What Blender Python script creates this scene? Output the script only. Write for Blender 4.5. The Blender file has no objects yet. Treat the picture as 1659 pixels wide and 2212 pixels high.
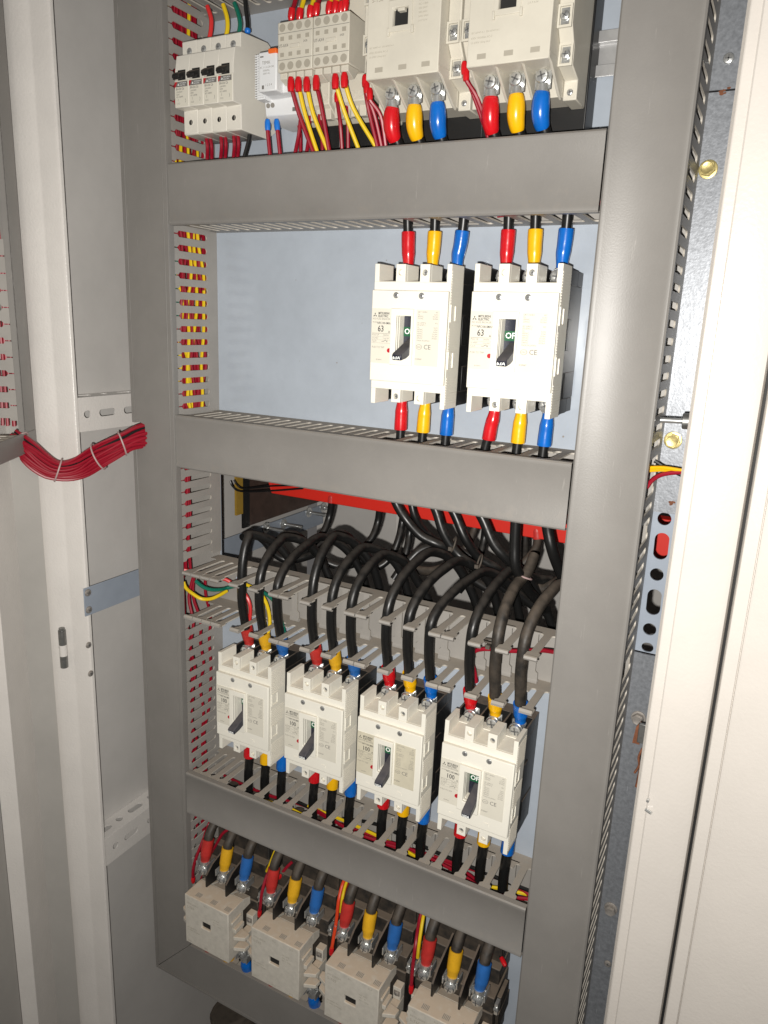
import bpy, bmesh, math, random
from mathutils import Vector, Matrix
random.seed(7)
R = math.radians
S = bpy.context.scene
COL = S.collection
# ---------------------------------------------------------------- camera
cd = bpy.data.cameras.new('camera'); cam = bpy.data.objects.new('camera', cd); COL.objects.link(cam)
cam.location = (0.626806, -0.595166, -0.048217)
cam.rotation_euler = (1.32100110, -0.0395920997, 0.490587754)
cd.sensor_fit = 'VERTICAL'; cd.sensor_height = 24; cd.lens = 24 * 1605.95 / 2212
cd.clip_start = 0.01; cd.clip_end = 60
S.camera = cam
# ---------------------------------------------------------------- world: dim ambient of a dark switch room
w = bpy.data.worlds.new('World'); S.world = w; w.use_nodes = True
w.node_tree.nodes['Background'].inputs[0].default_value = (1.0, 0.95, 0.92, 1)
w.node_tree.nodes['Background'].inputs[1].default_value = 0.095
# ---------------------------------------------------------------- the phone's flash, just below-left of the lens
fl = bpy.data.lights.new('flash', 'AREA'); fl.shape = 'DISK'; fl.size = 0.007; fl.energy = 8.0; fl.color = (1.0, 0.965, 0.91)
fo = bpy.data.objects.new('flash', fl); COL.objects.link(fo)
rm = cam.rotation_euler.to_matrix()
fo.location = Vector(cam.location) + rm @ Vector((-0.017, -0.019, 0.004))
fo.rotation_euler = cam.rotation_euler
S.view_settings.view_transform = 'Standard'; S.view_settings.look = 'None'
S.view_settings.exposure = 0.0; S.view_settings.gamma = 1
S.render.engine = 'CYCLES'
# ---------------------------------------------------------------- materials
def mat(name, col, rough=0.5, metal=0.0, var=0.0, vscale=30, bump=0.0, bscale=400, dust=0.0, dcol=(0.23, 0.18, 0.13), coat=0.0, var2=None, scratch=0.0):
    m = bpy.data.materials.new(name); m.use_nodes = True; nt = m.node_tree; b = nt.nodes['Principled BSDF']
    N = nt.nodes.new; L = nt.links.new
    b.inputs['Roughness'].default_value = rough; b.inputs['Metallic'].default_value = metal
    if coat: b.inputs['Coat Weight'].default_value = coat; b.inputs['Coat Roughness'].default_value = 0.08
    geo = N('ShaderNodeNewGeometry')
    rgb = N('ShaderNodeRGB'); rgb.outputs[0].default_value = (*col, 1); cur = rgb.outputs[0]
    if var:
        n = N('ShaderNodeTexNoise'); n.inputs['Scale'].default_value = vscale; n.inputs['Detail'].default_value = 5; n.inputs['Roughness'].default_value = .65
        L(geo.outputs['Position'], n.inputs['Vector'])
        mr = N('ShaderNodeMapRange'); mr.inputs[1].default_value = .35; mr.inputs[2].default_value = .7; L(n.outputs['Fac'], mr.inputs[0])
        mx = N('ShaderNodeMix'); mx.data_type = 'RGBA'
        c2 = var2 or tuple(c * (1 - var) for c in col)
        mx.inputs[7].default_value = (*c2, 1); L(cur, mx.inputs[6]); L(mr.outputs[0], mx.inputs[0]); cur = mx.outputs[2]
    if scratch:
        tc = N('ShaderNodeMapping'); tc.inputs['Scale'].default_value = (90, 90, 9); tc.inputs['Rotation'].default_value = (.3, .5, .2); L(geo.outputs['Position'], tc.inputs[0])
        n = N('ShaderNodeTexNoise'); n.inputs['Scale'].default_value = 2.2; n.inputs['Detail'].default_value = 7; n.inputs['Roughness'].default_value = .75; L(tc.outputs[0], n.inputs['Vector'])
        mr = N('ShaderNodeMapRange'); mr.inputs[1].default_value = .63; mr.inputs[2].default_value = .70; mr.inputs[4].default_value = scratch; L(n.outputs['Fac'], mr.inputs[0])
        mx = N('ShaderNodeMix'); mx.data_type = 'RGBA'; mx.inputs[7].default_value = tuple(min(1, c * 1.7) for c in col) + (1,)
        L(cur, mx.inputs[6]); L(mr.outputs[0], mx.inputs[0]); cur = mx.outputs[2]
    if dust:
        sx = N('ShaderNodeSeparateXYZ'); L(geo.outputs['Normal'], sx.inputs[0])
        n = N('ShaderNodeTexNoise'); n.inputs['Scale'].default_value = 120; n.inputs['Detail'].default_value = 4; L(geo.outputs['Position'], n.inputs['Vector'])
        a = N('ShaderNodeMath'); a.operation = 'MULTIPLY_ADD'; L(n.outputs['Fac'], a.inputs[0]); a.inputs[1].default_value = 1.3; a.inputs[2].default_value = -.65
        ad = N('ShaderNodeMath'); ad.operation = 'ADD'; L(sx.outputs['Z'], ad.inputs[0]); L(a.outputs[0], ad.inputs[1])
        mr = N('ShaderNodeMapRange'); mr.inputs[1].default_value = .25; mr.inputs[2].default_value = 1.0; mr.inputs[4].default_value = dust; L(ad.outputs[0], mr.inputs[0])
        mx = N('ShaderNodeMix'); mx.data_type = 'RGBA'; mx.inputs[7].default_value = (*dcol, 1); L(cur, mx.inputs[6]); L(mr.outputs[0], mx.inputs[0]); cur = mx.outputs[2]
        mr2 = N('ShaderNodeMapRange'); mr2.inputs[2].default_value = dust if dust else 1; mr2.inputs[3].default_value = rough; mr2.inputs[4].default_value = max(rough, .85); L(mr.outputs[0], mr2.inputs[0]); L(mr2.outputs[0], b.inputs['Roughness'])
    L(cur, b.inputs['Base Color'])
    if bump:
        n = N('ShaderNodeTexNoise'); n.inputs['Scale'].default_value = bscale; n.inputs['Detail'].default_value = 3; L(geo.outputs['Position'], n.inputs['Vector'])
        bp = N('ShaderNodeBump'); bp.inputs['Strength'].default_value = bump; bp.inputs['Distance'].default_value = .0006; L(n.outputs['Fac'], bp.inputs['Height']); L(bp.outputs[0], b.inputs['Normal'])
    return m
M = dict(
 duct=mat('duct_pvc', (.222, .211, .197), .42, var=.12, vscale=14, bump=.12, bscale=900, dust=.35, dcol=(.27, .22, .17), scratch=.35),
 ductedge=mat('cut_pvc_edge', (.52, .48, .42), .5, var=.25, vscale=200),
 ductside=mat('duct_pvc_side', (.33, .312, .288), .45, var=.15, vscale=18, bump=.08, bscale=900, dust=.55, dcol=(.36, .30, .23)),
 plate=mat('blue_grey_enamel', (.405, .45, .51), .15, var=.14, vscale=14, bump=.10, bscale=55),
 galv=mat('galvanised_sheet', (.27, .285, .31), .42, metal=.4, var=.35, vscale=260, bump=.2, bscale=500, scratch=.6),
 bracket=mat('blue_grey_bracket', (.30, .34, .40), .4, var=.1, vscale=30, bump=.05),
 paint=mat('cream_powder_coat', (.56, .525, .485), .24, var=.06, vscale=12, bump=.28, bscale=380),
 panel=mat('grey_cream_panel', (.56, .54, .515), .42, var=.12, vscale=8, bump=.12, bscale=500),
 post=mat('post_powder_coat', (.70, .67, .635), .26, var=.08, vscale=14, bump=.5, bscale=420),
 doorin=mat('door_inner_grey_shade', (.42, .405, .38), .5, var=.12, vscale=9, bump=.15, bscale=450),
 cream=mat('breaker_cream', (.80, .775, .69), .38, var=.04, vscale=20, bump=.03, dust=.45, dcol=(.50, .42, .32)),
 oldlab=mat('yellowed_label', (.61, .565, .44), .55, var=.12, vscale=90),
 creamlab=mat('breaker_label', (.67, .64, .55), .5, var=.05, vscale=25),
 beige=mat('contactor_beige', (.61, .575, .49), .5, var=.12, vscale=25, bump=.05, dust=.7, dcol=(.42, .33, .24)),
 dbeige=mat('dusty_contactor_beige', (.61, .575, .505), .55, var=.16, vscale=160, bump=.08, dust=.95, dcol=(.50, .40, .30)),
 mcb=mat('mcb_cream', (.70, .67, .60), .4, var=.05, vscale=25, bump=.03),
 white=mat('module_white', (.72, .73, .74), .4, var=.04, vscale=25),
 black=mat('black_bakelite', (.011, .011, .011), .42, dust=.75, dcol=(.16, .12, .09), bump=.05),
 dblack=mat('dusty_black_bakelite', (.02, .019, .018), .5, var=.5, vscale=80, var2=(.07, .055, .042), dust=.95, dcol=(.15, .115, .085), bump=.2, bscale=300),
 lever=mat('navy_lever', (.014, .016, .030), .35, dust=.4, dcol=(.17, .15, .135), bump=.1),
 cable=mat('black_cable', (.008, .008, .008), .35, dust=.2, dcol=(.13, .10, .075), bump=.1, bscale=150),
 dcable=mat('dusty_black_cable', (.016, .0145, .013), .5, var=.6, vscale=70, var2=(.06, .048, .037), dust=.55, dcol=(.13, .10, .075), bump=.25, bscale=200),
 red=mat('red_vinyl', (.60, .008, .014), .25, coat=.3, var=.2, vscale=60, bump=.35, bscale=110), yellow=mat('yellow_vinyl', (.86, .46, .004), .28, coat=.3, var=.12, vscale=60, bump=.35, bscale=110), blue=mat('blue_vinyl', (.004, .13, .52), .25, coat=.3, var=.2, vscale=60, bump=.35, bscale=110),
 dred=mat('dusty_red_vinyl', (.50, .03, .025), .45, var=.25, vscale=90), dyellow=mat('dusty_yellow_vinyl', (.74, .40, .012), .5, var=.2, vscale=90), dblue=mat('dusty_blue_vinyl', (.02, .13, .42), .45, var=.25, vscale=90),
 wred=mat('crimson_wire', (.27, .003, .016), .42), wyel=mat('yellow_wire', (.72, .50, .010), .38), wgrn=mat('green_wire', (.004, .13, .085), .35),
 wblk=mat('black_wire', (.01, .01, .01), .35), wora=mat('orange_red_wire', (.62, .05, .012), .35), wscar=mat('scarlet_wire', (.6, .03, .03), .35),
 metal=mat('zinc_metal', (.70, .71, .70), .28, metal=.78, var=.25, vscale=200), dmetal=mat('dull_metal', (.42, .39, .36), .42, metal=.5, var=.35, vscale=200, dust=.4),
 brass=mat('yellow_zinc_bolt', (.52, .43, .18), .36, metal=.6, var=.4, vscale=220, bump=.2),
 steel=mat('steel_pin', (.30, .30, .29), .4, metal=.8, var=.3, vscale=200),
 rust=mat('rust', (.20, .07, .03), .85, var=.5, vscale=250, bump=.4),
 rail=mat('din_rail_zinc', (.60, .60, .60), .35, metal=.6, var=.2, vscale=60),
 tie=mat('nylon_tie', (.42, .30, .29), .5), dtie=mat('dusty_nylon_tie', (.09, .075, .06), .7),
 busred=mat('red_busbar_sleeve', (.62, .018, .008), .5, bump=.05), brown=mat('brown_bakelite_board', (.075, .045, .035), .5, var=.45, vscale=45),
 insul=mat('ochre_insulator', (.36, .22, .03), .6, var=.2), green=mat('off_flag_green', (.006, .09, .035), .5), trip=mat('trip_button_red', (.45, .01, .02), .45),
 ink=mat('black_ink', (.025, .025, .03), .6), grey=mat('grey_ink', (.24, .225, .20), .7), fade=mat('faded_ink_hole_shade', (.36, .33, .27), .7), dgrey=mat('dark_grey_ink', (.16, .15, .14), .7), wink=mat('white_ink', (.85, .87, .85), .6), rink=mat('red_ink', (.45, .015, .02), .6), bluef=mat('blue_ferrule', (.01, .16, .6), .35),
 orange=mat('orange_tab', (.8, .14, .02), .45), conduit=mat('black_conduit', (.014, .013, .012), .45, dust=.25), floor=mat('cabinet_floor_grey', (.20, .175, .155), .7, var=.3, vscale=20), recess=mat('screw_recess', (.10, .10, .10), .5), clear=mat('slot_dark', (.01, .01, .01), .7))
# ---------------------------------------------------------------- geometry helpers
class G:
    """collects verts / faces of ONE part; every coordinate given in world space minus off"""
    def __init__(s, off=(0, 0, 0)):
        s.v = []; s.f = []; s.m = []; s.off = Vector(off); s.T = None; s.mi = 0
    def add(s, vs, fs):
        n = len(s.v)
        for p in vs:
            p = Vector(p)
            if s.T: p = s.T @ p
            s.v.append(p - s.off)
        for f in fs: s.f.append([n + i for i in f]); s.m.append(s.mi)
        return s
    def box(s, x0, x1, y0, y1, z0, z1):
        return s.add([(x, y, z) for x in (x0, x1) for y in (y0, y1) for z in (z0, z1)], [(0, 1, 3, 2), (4, 6, 7, 5), (0, 4, 5, 1), (2, 3, 7, 6), (0, 2, 6, 4), (1, 5, 7, 3)])
    def prism(s, poly, fn, a, b):
        """poly of (u,v); fn(u,v,t)->xyz"""
        n = len(poly)
        vs = [fn(u, v, a) for u, v in poly] + [fn(u, v, b) for u, v in poly]
        return s.add(vs, [tuple(range(n))[::-1], tuple(range(n, 2 * n))] + [(i, (i + 1) % n, n + (i + 1) % n, n + i) for i in range(n)])
    def xz(s, poly, y0, y1): return s.prism(poly, lambda u, v, t: (u, t, v), y0, y1)
    def yz(s, poly, x0, x1): return s.prism(poly, lambda u, v, t: (t, u, v), x0, x1)
    def xy(s, poly, z0, z1): return s.prism(poly, lambda u, v, t: (u, v, t), z0, z1)
    def strip(s, line, z0, z1, th=.0015):
        """open sheet profile in XY given thickness, extruded along Z"""
        P = [Vector(p) for p in line]; L = []
        for i, p in enumerate(P):
            a = P[max(i - 1, 0)]; b = P[min(i + 1, len(P) - 1)]; d = (b - a).normalized(); L.append(p + Vector((-d.y, d.x)) * th)
        return s.xy([tuple(p) for p in P] + [tuple(p) for p in L[::-1]], z0, z1)
    def cyl(s, p0, p1, r0, r1=None, n=14, caps=True):
        p0 = Vector(p0); p1 = Vector(p1); r1 = r0 if r1 is None else r1
        d = (p1 - p0).normalized(); u = d.orthogonal().normalized(); w_ = d.cross(u)
        vs = []
        for p, r in ((p0, r0), (p1, r1)):
            for i in range(n):
                a = 2 * math.pi * i / n; vs.append(p + u * math.cos(a) * r + w_ * math.sin(a) * r)
        fs = [(i, (i + 1) % n, n + (i + 1) % n, n + i) for i in range(n)]
        if caps: fs += [tuple(range(n))[::-1], tuple(range(n, 2 * n))]
        return s.add(vs, fs)
    def lathe(s, o, d, prof, n=16):
        """prof: list of (r,h) along d from o"""
        o = Vector(o); d = Vector(d).normalized(); u = d.orthogonal().normalized(); w_ = d.cross(u); vs = []; fs = []
        for r, h in prof:
            for i in range(n):
                a = 2 * math.pi * i / n; vs.append(o + d * h + (u * math.cos(a) + w_ * math.sin(a)) * max(r, 1e-5))
        for k in range(len(prof) - 1):
            for i in range(n): fs.append((k * n + i, k * n + (i + 1) % n, (k + 1) * n + (i + 1) % n, (k + 1) * n + i))
        fs += [tuple(range(n))[::-1], tuple(range((len(prof) - 1) * n, len(prof) * n))]
        return s.add(vs, fs)
    def tube(s, pts, r, n=10, k=5, closed=False):
        P = smooth(pts, k, closed) if k > 1 else [Vector(p) for p in pts]
        m = len(P); rad = (lambda i: r) if not callable(r) else (lambda i: r(i / max(m - 1, 1)))
        tang = [((P[(i + 1) % m] - P[i - 1]) if closed else (P[min(i + 1, m - 1)] - P[max(i - 1, 0)])).normalized() for i in range(m)]
        u = tang[0].orthogonal().normalized(); vs = []; fs = []
        for i in range(m):
            t = tang[i]; u = (u - t * u.dot(t)).normalized(); w_ = t.cross(u)
            for j in range(n):
                a = 2 * math.pi * j / n; vs.append(P[i] + (u * math.cos(a) + w_ * math.sin(a)) * rad(i))
        for i in range(m if closed else m - 1):
            i2 = (i + 1) % m
            for j in range(n): fs.append((i * n + j, i * n + (j + 1) % n, i2 * n + (j + 1) % n, i2 * n + j))
        if not closed: fs += [tuple(range(n))[::-1], tuple(range((m - 1) * n, m * n))]
        return s.add(vs, fs)
    def ring(s, fn, u0, u1, v0, v1, hole, a, b, n=20):
        """rectangular block with one hole; hole=(cu,cv,hu,hv,kind) kind 'o' stadium/circle, 'r' rectangle"""
        cu, cv, hu, hv, kind = hole
        if kind == 'r':
            I = [(cu - hu, cv - hv), (cu + hu, cv - hv), (cu + hu, cv + hv), (cu - hu, cv + hv)]; O = [(u0, v0), (u1, v0), (u1, v1), (u0, v1)]
        else:
            I = []; O = []; r = min(hu, hv)
            A = sorted([2 * math.pi * i / n for i in range(n)] + [math.atan2(y, x) % (2 * math.pi) for x, y in ((u0 - cu, v0 - cv), (u1 - cu, v0 - cv), (u1 - cu, v1 - cv), (u0 - cu, v1 - cv))])
            for t in A:
                c, q = math.cos(t), math.sin(t)
                I.append((cu + (hu - r) * (1 if c > 0 else -1) * (hu > hv) + r * c, cv + (hv - r) * (1 if q > 0 else -1) * (hv > hu) + r * q))
                k = min((((u1 - cu) if c > 0 else (u0 - cu)) / c) if abs(c) > 1e-9 else 1e9, (((v1 - cv) if q > 0 else (v0 - cv)) / q) if abs(q) > 1e-9 else 1e9)
                O.append((cu + k * c, cv + k * q))
        m = len(I); vs = [fn(u, v, t) for t in (a, b) for L_ in (O, I) for u, v in L_]; fs = []
        for i in range(m):
            j = (i + 1) % m
            fs += [(i, j, m + j, m + i), (2 * m + i, 3 * m + i, 3 * m + j, 2 * m + j), (i, 2 * m + i, 2 * m + j, j), (m + i, m + j, 3 * m + j, 3 * m + i)]
        return s.add(vs, fs)
    def text(s, body, x, z, y, size, align='LEFT', bold=0.0, sx=1.0):
        vs, fs = glyphs(body, align, bold)
        return s.add([(x + a * size * sx, y, z + b * size) for a, b in vs], fs)
    def build(s, name, m, parent=None, loc=None, bevel=0, seg=2, angle=38):
        me = bpy.data.meshes.new(name); me.from_pydata([tuple(v) for v in s.v], [], s.f)
        ms = m if isinstance(m, (list, tuple)) else [m]
        for q in ms: me.materials.append(M[q])
        me.validate()
        bm = bmesh.new(); bm.from_mesh(me)
        for f, k in zip(bm.faces, s.m if len(bm.faces) == len(s.m) else [0] * len(bm.faces)): f.material_index = k; f.smooth = True
        bmesh.ops.recalc_face_normals(bm, faces=bm.faces); bm.to_mesh(me); bm.free()
        me.set_sharp_from_angle(angle=R(angle))
        o = bpy.data.objects.new(name, me); COL.objects.link(o)
        if parent: o.parent = parent
        if loc: o.location = loc
        if bevel:
            b = o.modifiers.new('bevel', 'BEVEL'); b.width = bevel; b.segments = seg; b.limit_method = 'ANGLE'; b.angle_limit = R(50)
        return o
def smooth(pts, k, closed=False):
    P = [Vector(p) for p in pts]; n = len(P)
    if n < 3: return P
    out = []
    for i in range(n if closed else n - 1):
        g = (lambda q: P[q % n]) if closed else (lambda q: P[min(max(q, 0), n - 1)])
        a, b, c, d = g(i - 1), g(i), g(i + 1), g(i + 2)
        for j in range(k):
            t = j / k; out.append(.5 * ((2 * b) + (c - a) * t + (2 * a - 5 * b + 4 * c - d) * t * t + (3 * b - a - 3 * c + d) * t ** 3))
    if not closed: out.append(P[-1])
    return out
_gl = {}
def glyphs(body, align, bold):
    key = (body, align, bold)
    if key not in _gl:
        c = bpy.data.curves.new('t', 'FONT'); c.body = body; c.size = 1; c.align_x = align; c.align_y = 'CENTER'; c.offset = bold; c.resolution_u = 2
        o = bpy.data.objects.new('t', c); COL.objects.link(o)
        me = bpy.data.meshes.new_from_object(o.evaluated_get(bpy.context.evaluated_depsgraph_get()))
        _gl[key] = ([(v.co.x, v.co.y) for v in me.vertices], [tuple(p.vertices) for p in me.polygons])
        bpy.data.objects.remove(o); bpy.data.curves.remove(c); bpy.data.meshes.remove(me)
    return _gl[key]
def tag(o, label, cat=None, group=None, kind=None):
    o['label'] = label
    if cat: o['category'] = cat
    if group: o['group'] = group
    if kind: o['kind'] = kind
    return o
def empty(name, loc, label=None, cat=None, group=None, kind=None):
    o = bpy.data.objects.new(name, None); COL.objects.link(o); o.location = loc; o.empty_display_size = .01
    if label: tag(o, label, cat, group, kind)
    return o
def copy_tree(o, parent=None):
    c = o.copy(); COL.objects.link(c); c.parent = parent
    for ch in list(o.children): copy_tree(ch, c)
    return c
def screw(g, p, d, r, h=None, cross=True):
    """pan head screw; material slots: 0 metal, 1 dark recess"""
    h = h or r * .5; d = Vector(d).normalized(); p = Vector(p); g.mi = 0
    g.lathe(p, d, [(r, 0), (r, h * .35), (r * .86, h * .75), (r * .5, h * .97), (0, h)], 16)
    if cross:
        g.mi = 1; u = d.orthogonal().normalized(); u = (Matrix.Rotation(random.uniform(.2, 1.2), 3, d) @ u); w_ = d.cross(u)
        for a, b in ((u, w_), (w_, u)):
            c = p + d * h * .80
            vs = [c + a * r * .58 * i + b * r * .11 * j + d * h * .24 * k for i in (-1, 1) for j in (-1, 1) for k in (0, 1)]
            g.add(vs, [(0, 1, 3, 2), (4, 6, 7, 5), (0, 4, 5, 1), (2, 3, 7, 6), (0, 2, 6, 4), (1, 5, 7, 3)])
        g.mi = 0
    return g
SC = ['metal', 'recess']
# ================================================================ CABINET
PY = .073                                      # front of the mounting plate
cab = empty('electrical_cabinet', (-.08, PY, -1.1), 'grey painted steel control cabinet standing open around the cable ducts and breakers', 'cabinet')
CO = Vector(cab.location)
def cb(): return G(CO)
fxz = lambda u, v, t: (u, t, v)
fyz = lambda u, v, t: (t, u, v)
g = cb()
g.box(-.01, .0590, PY, PY + .002, -.93, .50); g.box(.0590, .500, PY, PY + .002, -.19, .50); g.box(.0590, .500, PY, PY + .002, -.93, -.3300)
mp = g.build('mounting_plate', 'plate', cab)
g = cb()
for x, z, r in ((.4582, -.1419, .0010), (.1643, -.0093, .0005), (.2166, -.0906, .0008), (.1700, -.0915, .0004), (.2700, .0100, .0006), (.245, -.05, .0004), (.475, .012, .0009)): g.lathe((x, PY, z), (0, -1, 0), [(r, 0), (r * .8, .0001)], 8)
g.build('paint_chip', 'grey', mp)
g = cb(); g.box(.5, .64, PY - .0005, PY + .002, -.1985, .131)
g.build('edge_strip', 'galv', cab)
g = cb(); g.box(.5, .64, PY, PY + .002, .1325, .50); g.build('edge_strip', 'galv', cab)
g = cb()
cuts = [(-.1995, -.2115, (.5527, -.2048, .0058, .0058)), (-.2115, -.2485, (.5532, -.2297, .0062, .0122)), (-.2485, -.2640, (.5527, -.2561, .0058, .0058)),
        (-.2640, -.3010, (.5534, -.2822, .0062, .0122)), (-.3010, -.3165, (.5530, -.3085, .0058, .0058)), (-.3165, -.3312, (.5533, -.3262, .0052, .0045))]
for z1, z0, (cu, cv, hu, hv) in cuts: g.ring(fxz, .535, .575, z0, z1, (cu, cv, hu, hv, 'o'), PY + .004, PY + .006)
g.box(.5, .535, PY + .004, PY + .006, -.3312, -.1995); g.box(.575, .64, PY + .004, PY + .006, -.3312, -.1995)
g.build('perforated_upright', 'bracket', cab)
g = cb(); g.box(.5, .64, PY, PY + .002, -.6625, -.3318); g.build('edge_strip', 'galv', cab)
g = cb(); g.box(.5, .64, PY + .002, PY + .004, -1.3, -.6632); g.build('edge_strip', 'galv', cab)
# left side: panel, two slotted cross rails, plain bracket
g = cb(); g.box(-.082, -.080, -.030, .47, -1.35, -.7025); g.build('side_panel', 'panel', cab)
g = cb(); g.box(-.082, -.080, -.030, .47, -.7022, -.16); g.build('side_panel', 'panel', cab)
g = cb(); g.box(-.082, -.080, -.030, .47, -.1597, .55); g.build('side_panel', 'panel', cab)
def rail(z0, z1, holes, fl):
    g = cb(); ys = [h[0] for h in holes]; bounds = [-.0325] + [(a + b) / 2 for a, b in zip(ys, ys[1:])] + [ys[-1] + .03]
    for (cy, hy), a, b in zip(holes, bounds, bounds[1:]): g.ring(fyz, a, b, z0, z1, (cy, (z0 + z1) / 2, hy, .0042, 'o'), -.0515, -.0500)
    g.box(-.0515, -.0500, bounds[-1], .50, z0, z1)
    # top flange back to the panel, with its own slots
    bounds2 = [-.0325] + [(a[0] + b[0]) / 2 for a, b in zip(fl, fl[1:])] + [fl[-1][0] + .02]
    for (cy, hy), a, b in zip(fl, bounds2, bounds2[1:]): g.ring(lambda u, v, t: (v, u, t), a, b, -.0800, -.0515, (cy, -.066, hy, .0045, 'o'), z1 - .0015, z1)
    g.box(-.08, -.0515, bounds2[-1], .47, z1 - .0015, z1)
    g.box(-.08, -.0515, -.0325, .47, z0, z0 + .0015)
    g.build('cross_rail', 'post', cab, bevel=.0006)
rail(-.179, -.1413, [(-.0188, .0045), (.0095, .0115), (.0455, .0115), (.075, .0045)], [(-.01, .011), (.02, .004), (.05, .011)])
rail(-.7420, -.7025, [(-.014, .0045), (.0125, .0115), (.046, .0045), (.075, .0115)], [(-.018, .0115), (.008, .0045), (.036, .0115), (.064, .0045)])
g = cb(); g.box(-.0495, -.0480, -.0400, .47, -.3935, -.3590); br = g.build('side_bracket', 'bracket', cab, bevel=.0004); tag(br, 'blue grey flat bracket with two rusty screws')
for y, z in ((-.0349, -.3653), (-.0351, -.3864)):
    g = cb(); screw(g, (-.048, y, z), (1, 0, 0), .0043); g.build('screw', ['dmetal', 'recess'], br)
for y, z in ((-.0374, -.4304), (-.0369, -.4673)):
    g = cb(); screw(g, (-.0495, y, z), (1, 0, 0), .0038); g.build('screw', ['dmetal', 'recess'], cab)
# left corner post (folded sheet)
g = cb(); g.strip([(-.0530, -.0315), (-.0500, -.0325), (-.0503, -.0345), (-.0520, -.0355), (-.0715, -.0380), (-.0745, -.0395), (-.0870, -.0490), (-.0975, -.0495), (-.0990, -.0470)], -1.35, .55, .0016)
pl = g.build('corner_post', 'post', cab, bevel=.0016, seg=3)
g = cb(); g.strip([(-.0793, -.0440), (-.0799, -.0445)], -1.35, .55, .0003); g.build('seam', 'grey', pl)
hg = cb(); hg.cyl((-.0760, -.0515, -.4600), (-.0760, -.0515, -.4450), .0044); hg.cyl((-.0760, -.0515, -.4310), (-.0760, -.0515, -.4130), .0044); hg.cyl((-.0760, -.0515, -.4130), (-.0760, -.0515, -.4100), .0034)
h = hg.build('hinge', 'steel', cab); hg = cb(); hg.cyl((-.0760, -.0515, -.4450), (-.0760, -.0515, -.4310), .0045); hg.lathe((-.0815, -.0500, -.437), (-.2, -1, 0), [(.005, 0), (.0035, .0012), (0, .0018)], 10); hg.build('knuckle', 'post', h)
# right front frame and neighbouring leaf
g = cb(); g.strip([(.5762, -.030), (.5745, -.0460), (.5758, -.0478), (.5815, -.0478), (.5815, -.040)][::-1], -1.35, .55, .0014)
g.build('corner_post', 'paint', cab, bevel=.001, seg=2)
g = cb(); g.strip([(.5822, -.020), (.5822, -.0500), (.5832, -.0508), (.6115, -.0508), (.6150, -.0490), (.6160, -.0450), (.6160, -.02)][::-1], -1.35, .55, -.0014)
g.build('frame_front', 'paint', cab, bevel=.0008, seg=2)
g = cb()
g.box(.60, .66, -.018, -.016, -1.35, .55); g.build('gap_shade_sheet', 'clear', cab)  # near-black sheet standing in for the shade inside the gap
g = cb(); g.strip([(.6182, -.02), (.6182, -.0460), (.6196, -.0490), (.6280, -.0500), (.6286, -.0480), (.6292, -.0500), (.6310, -.0510), (.72, -.0510)][::-1], -1.35, .55, -.0014)
nl = g.build('neighbouring_leaf', 'paint', cab, bevel=.0006, seg=2)
# rear of the cabinet behind the opening
g = cb(); g.box(-.08, .64, .50, .502, -1.5, .3); g.build('rear_panel', 'panel', cab)
g = cb(); g.box(.085, .093, .488, .50, -1.0, .2); g.box(.30, .308, .488, .50, -1, .2); g.build('rear_fold', 'post', cab, bevel=.001)
g = cb(); g.box(.64, .642, .03, .502, -1.3, .5); g.build('side_panel', 'panel', cab)
g = G((0, 0, -1.45)); g.box(-2.5, 2.5, -2.5, 2.5, -1.455, -1.45); tag(g.build('floor', 'floor', loc=(0, 0, -1.45)), 'dull brownish grey floor under the open cabinet', kind='structure')
for i, (y, z, l) in enumerate(((.305, -.3640, .030), (.351, -.3680, .030), (.424, -.3640, .028), (.468, -.3645, .015))):
    g = cb(); g.cyl((-.048, y, z), (-.0465, y, z), .0085, n=18); g.cyl((-.0465, y, z), (-.0425, y, z), .0048, n=6); g.cyl((-.0425, y, z), (-.0425 + l, y, z), .0028, n=12)
    g.build('bolt', 'metal', cab)
# bolts on the plate margin
def hexbolt(x, z, r=.0063, m='brass', y=PY, lab=None, ly=.006):
    g = cb(); g.lathe((x, y, z), (0, -1, 0), [(r * 1.12, 0), (r * 1.12, .0012), (r, .0014)], 20); g.cyl((x, y - .0014, z), (x, y - ly, z), r * .92, n=6); g.lathe((x, y - ly, z), (0, -1, 0), [(r * .74, 0), (r * .7, .0009), (r * .45, .0006), (0, .0005)], 18)
    o = g.build('bolt', m, cab, bevel=.0002); return o
hexbolt(.5501, .0767); hexbolt(.5515, -.1351, .0066); hexbolt(.5545, -.3952, .0060, 'dmetal'); hexbolt(.5532, -.6077, .0058, 'dmetal')
for x, z, r, mm in ((.5539, .1534, .0040, 'metal'), (.5575, -.6735, .0036, 'dmetal')):
    g = cb(); screw(g, (x, PY, z), (0, -1, 0), r); g.build('screw', [mm, 'recess'], cab)
g = cb()
random.seed(3)
for cx, cz, n, s_ in ((.5573, -.1887, 7, .0016), (.5550, .1303, 7, .0030)):
    for i in range(n):
        x = cx + random.gauss(0, s_); z = cz + random.gauss(0, s_ * .5); r = random.uniform(.0010, .0020); i *= .00008
        g.add([(x + r * math.cos(a) * random.uniform(.6, 1.3), PY - .0009 - i, z + r * .6 * math.sin(a) * random.uniform(.5, 1.2)) for a in [k * 1.047 for k in range(6)]], [tuple(range(6))])
g.build('rust_stain', 'rust', cab)
random.seed(11)
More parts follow.
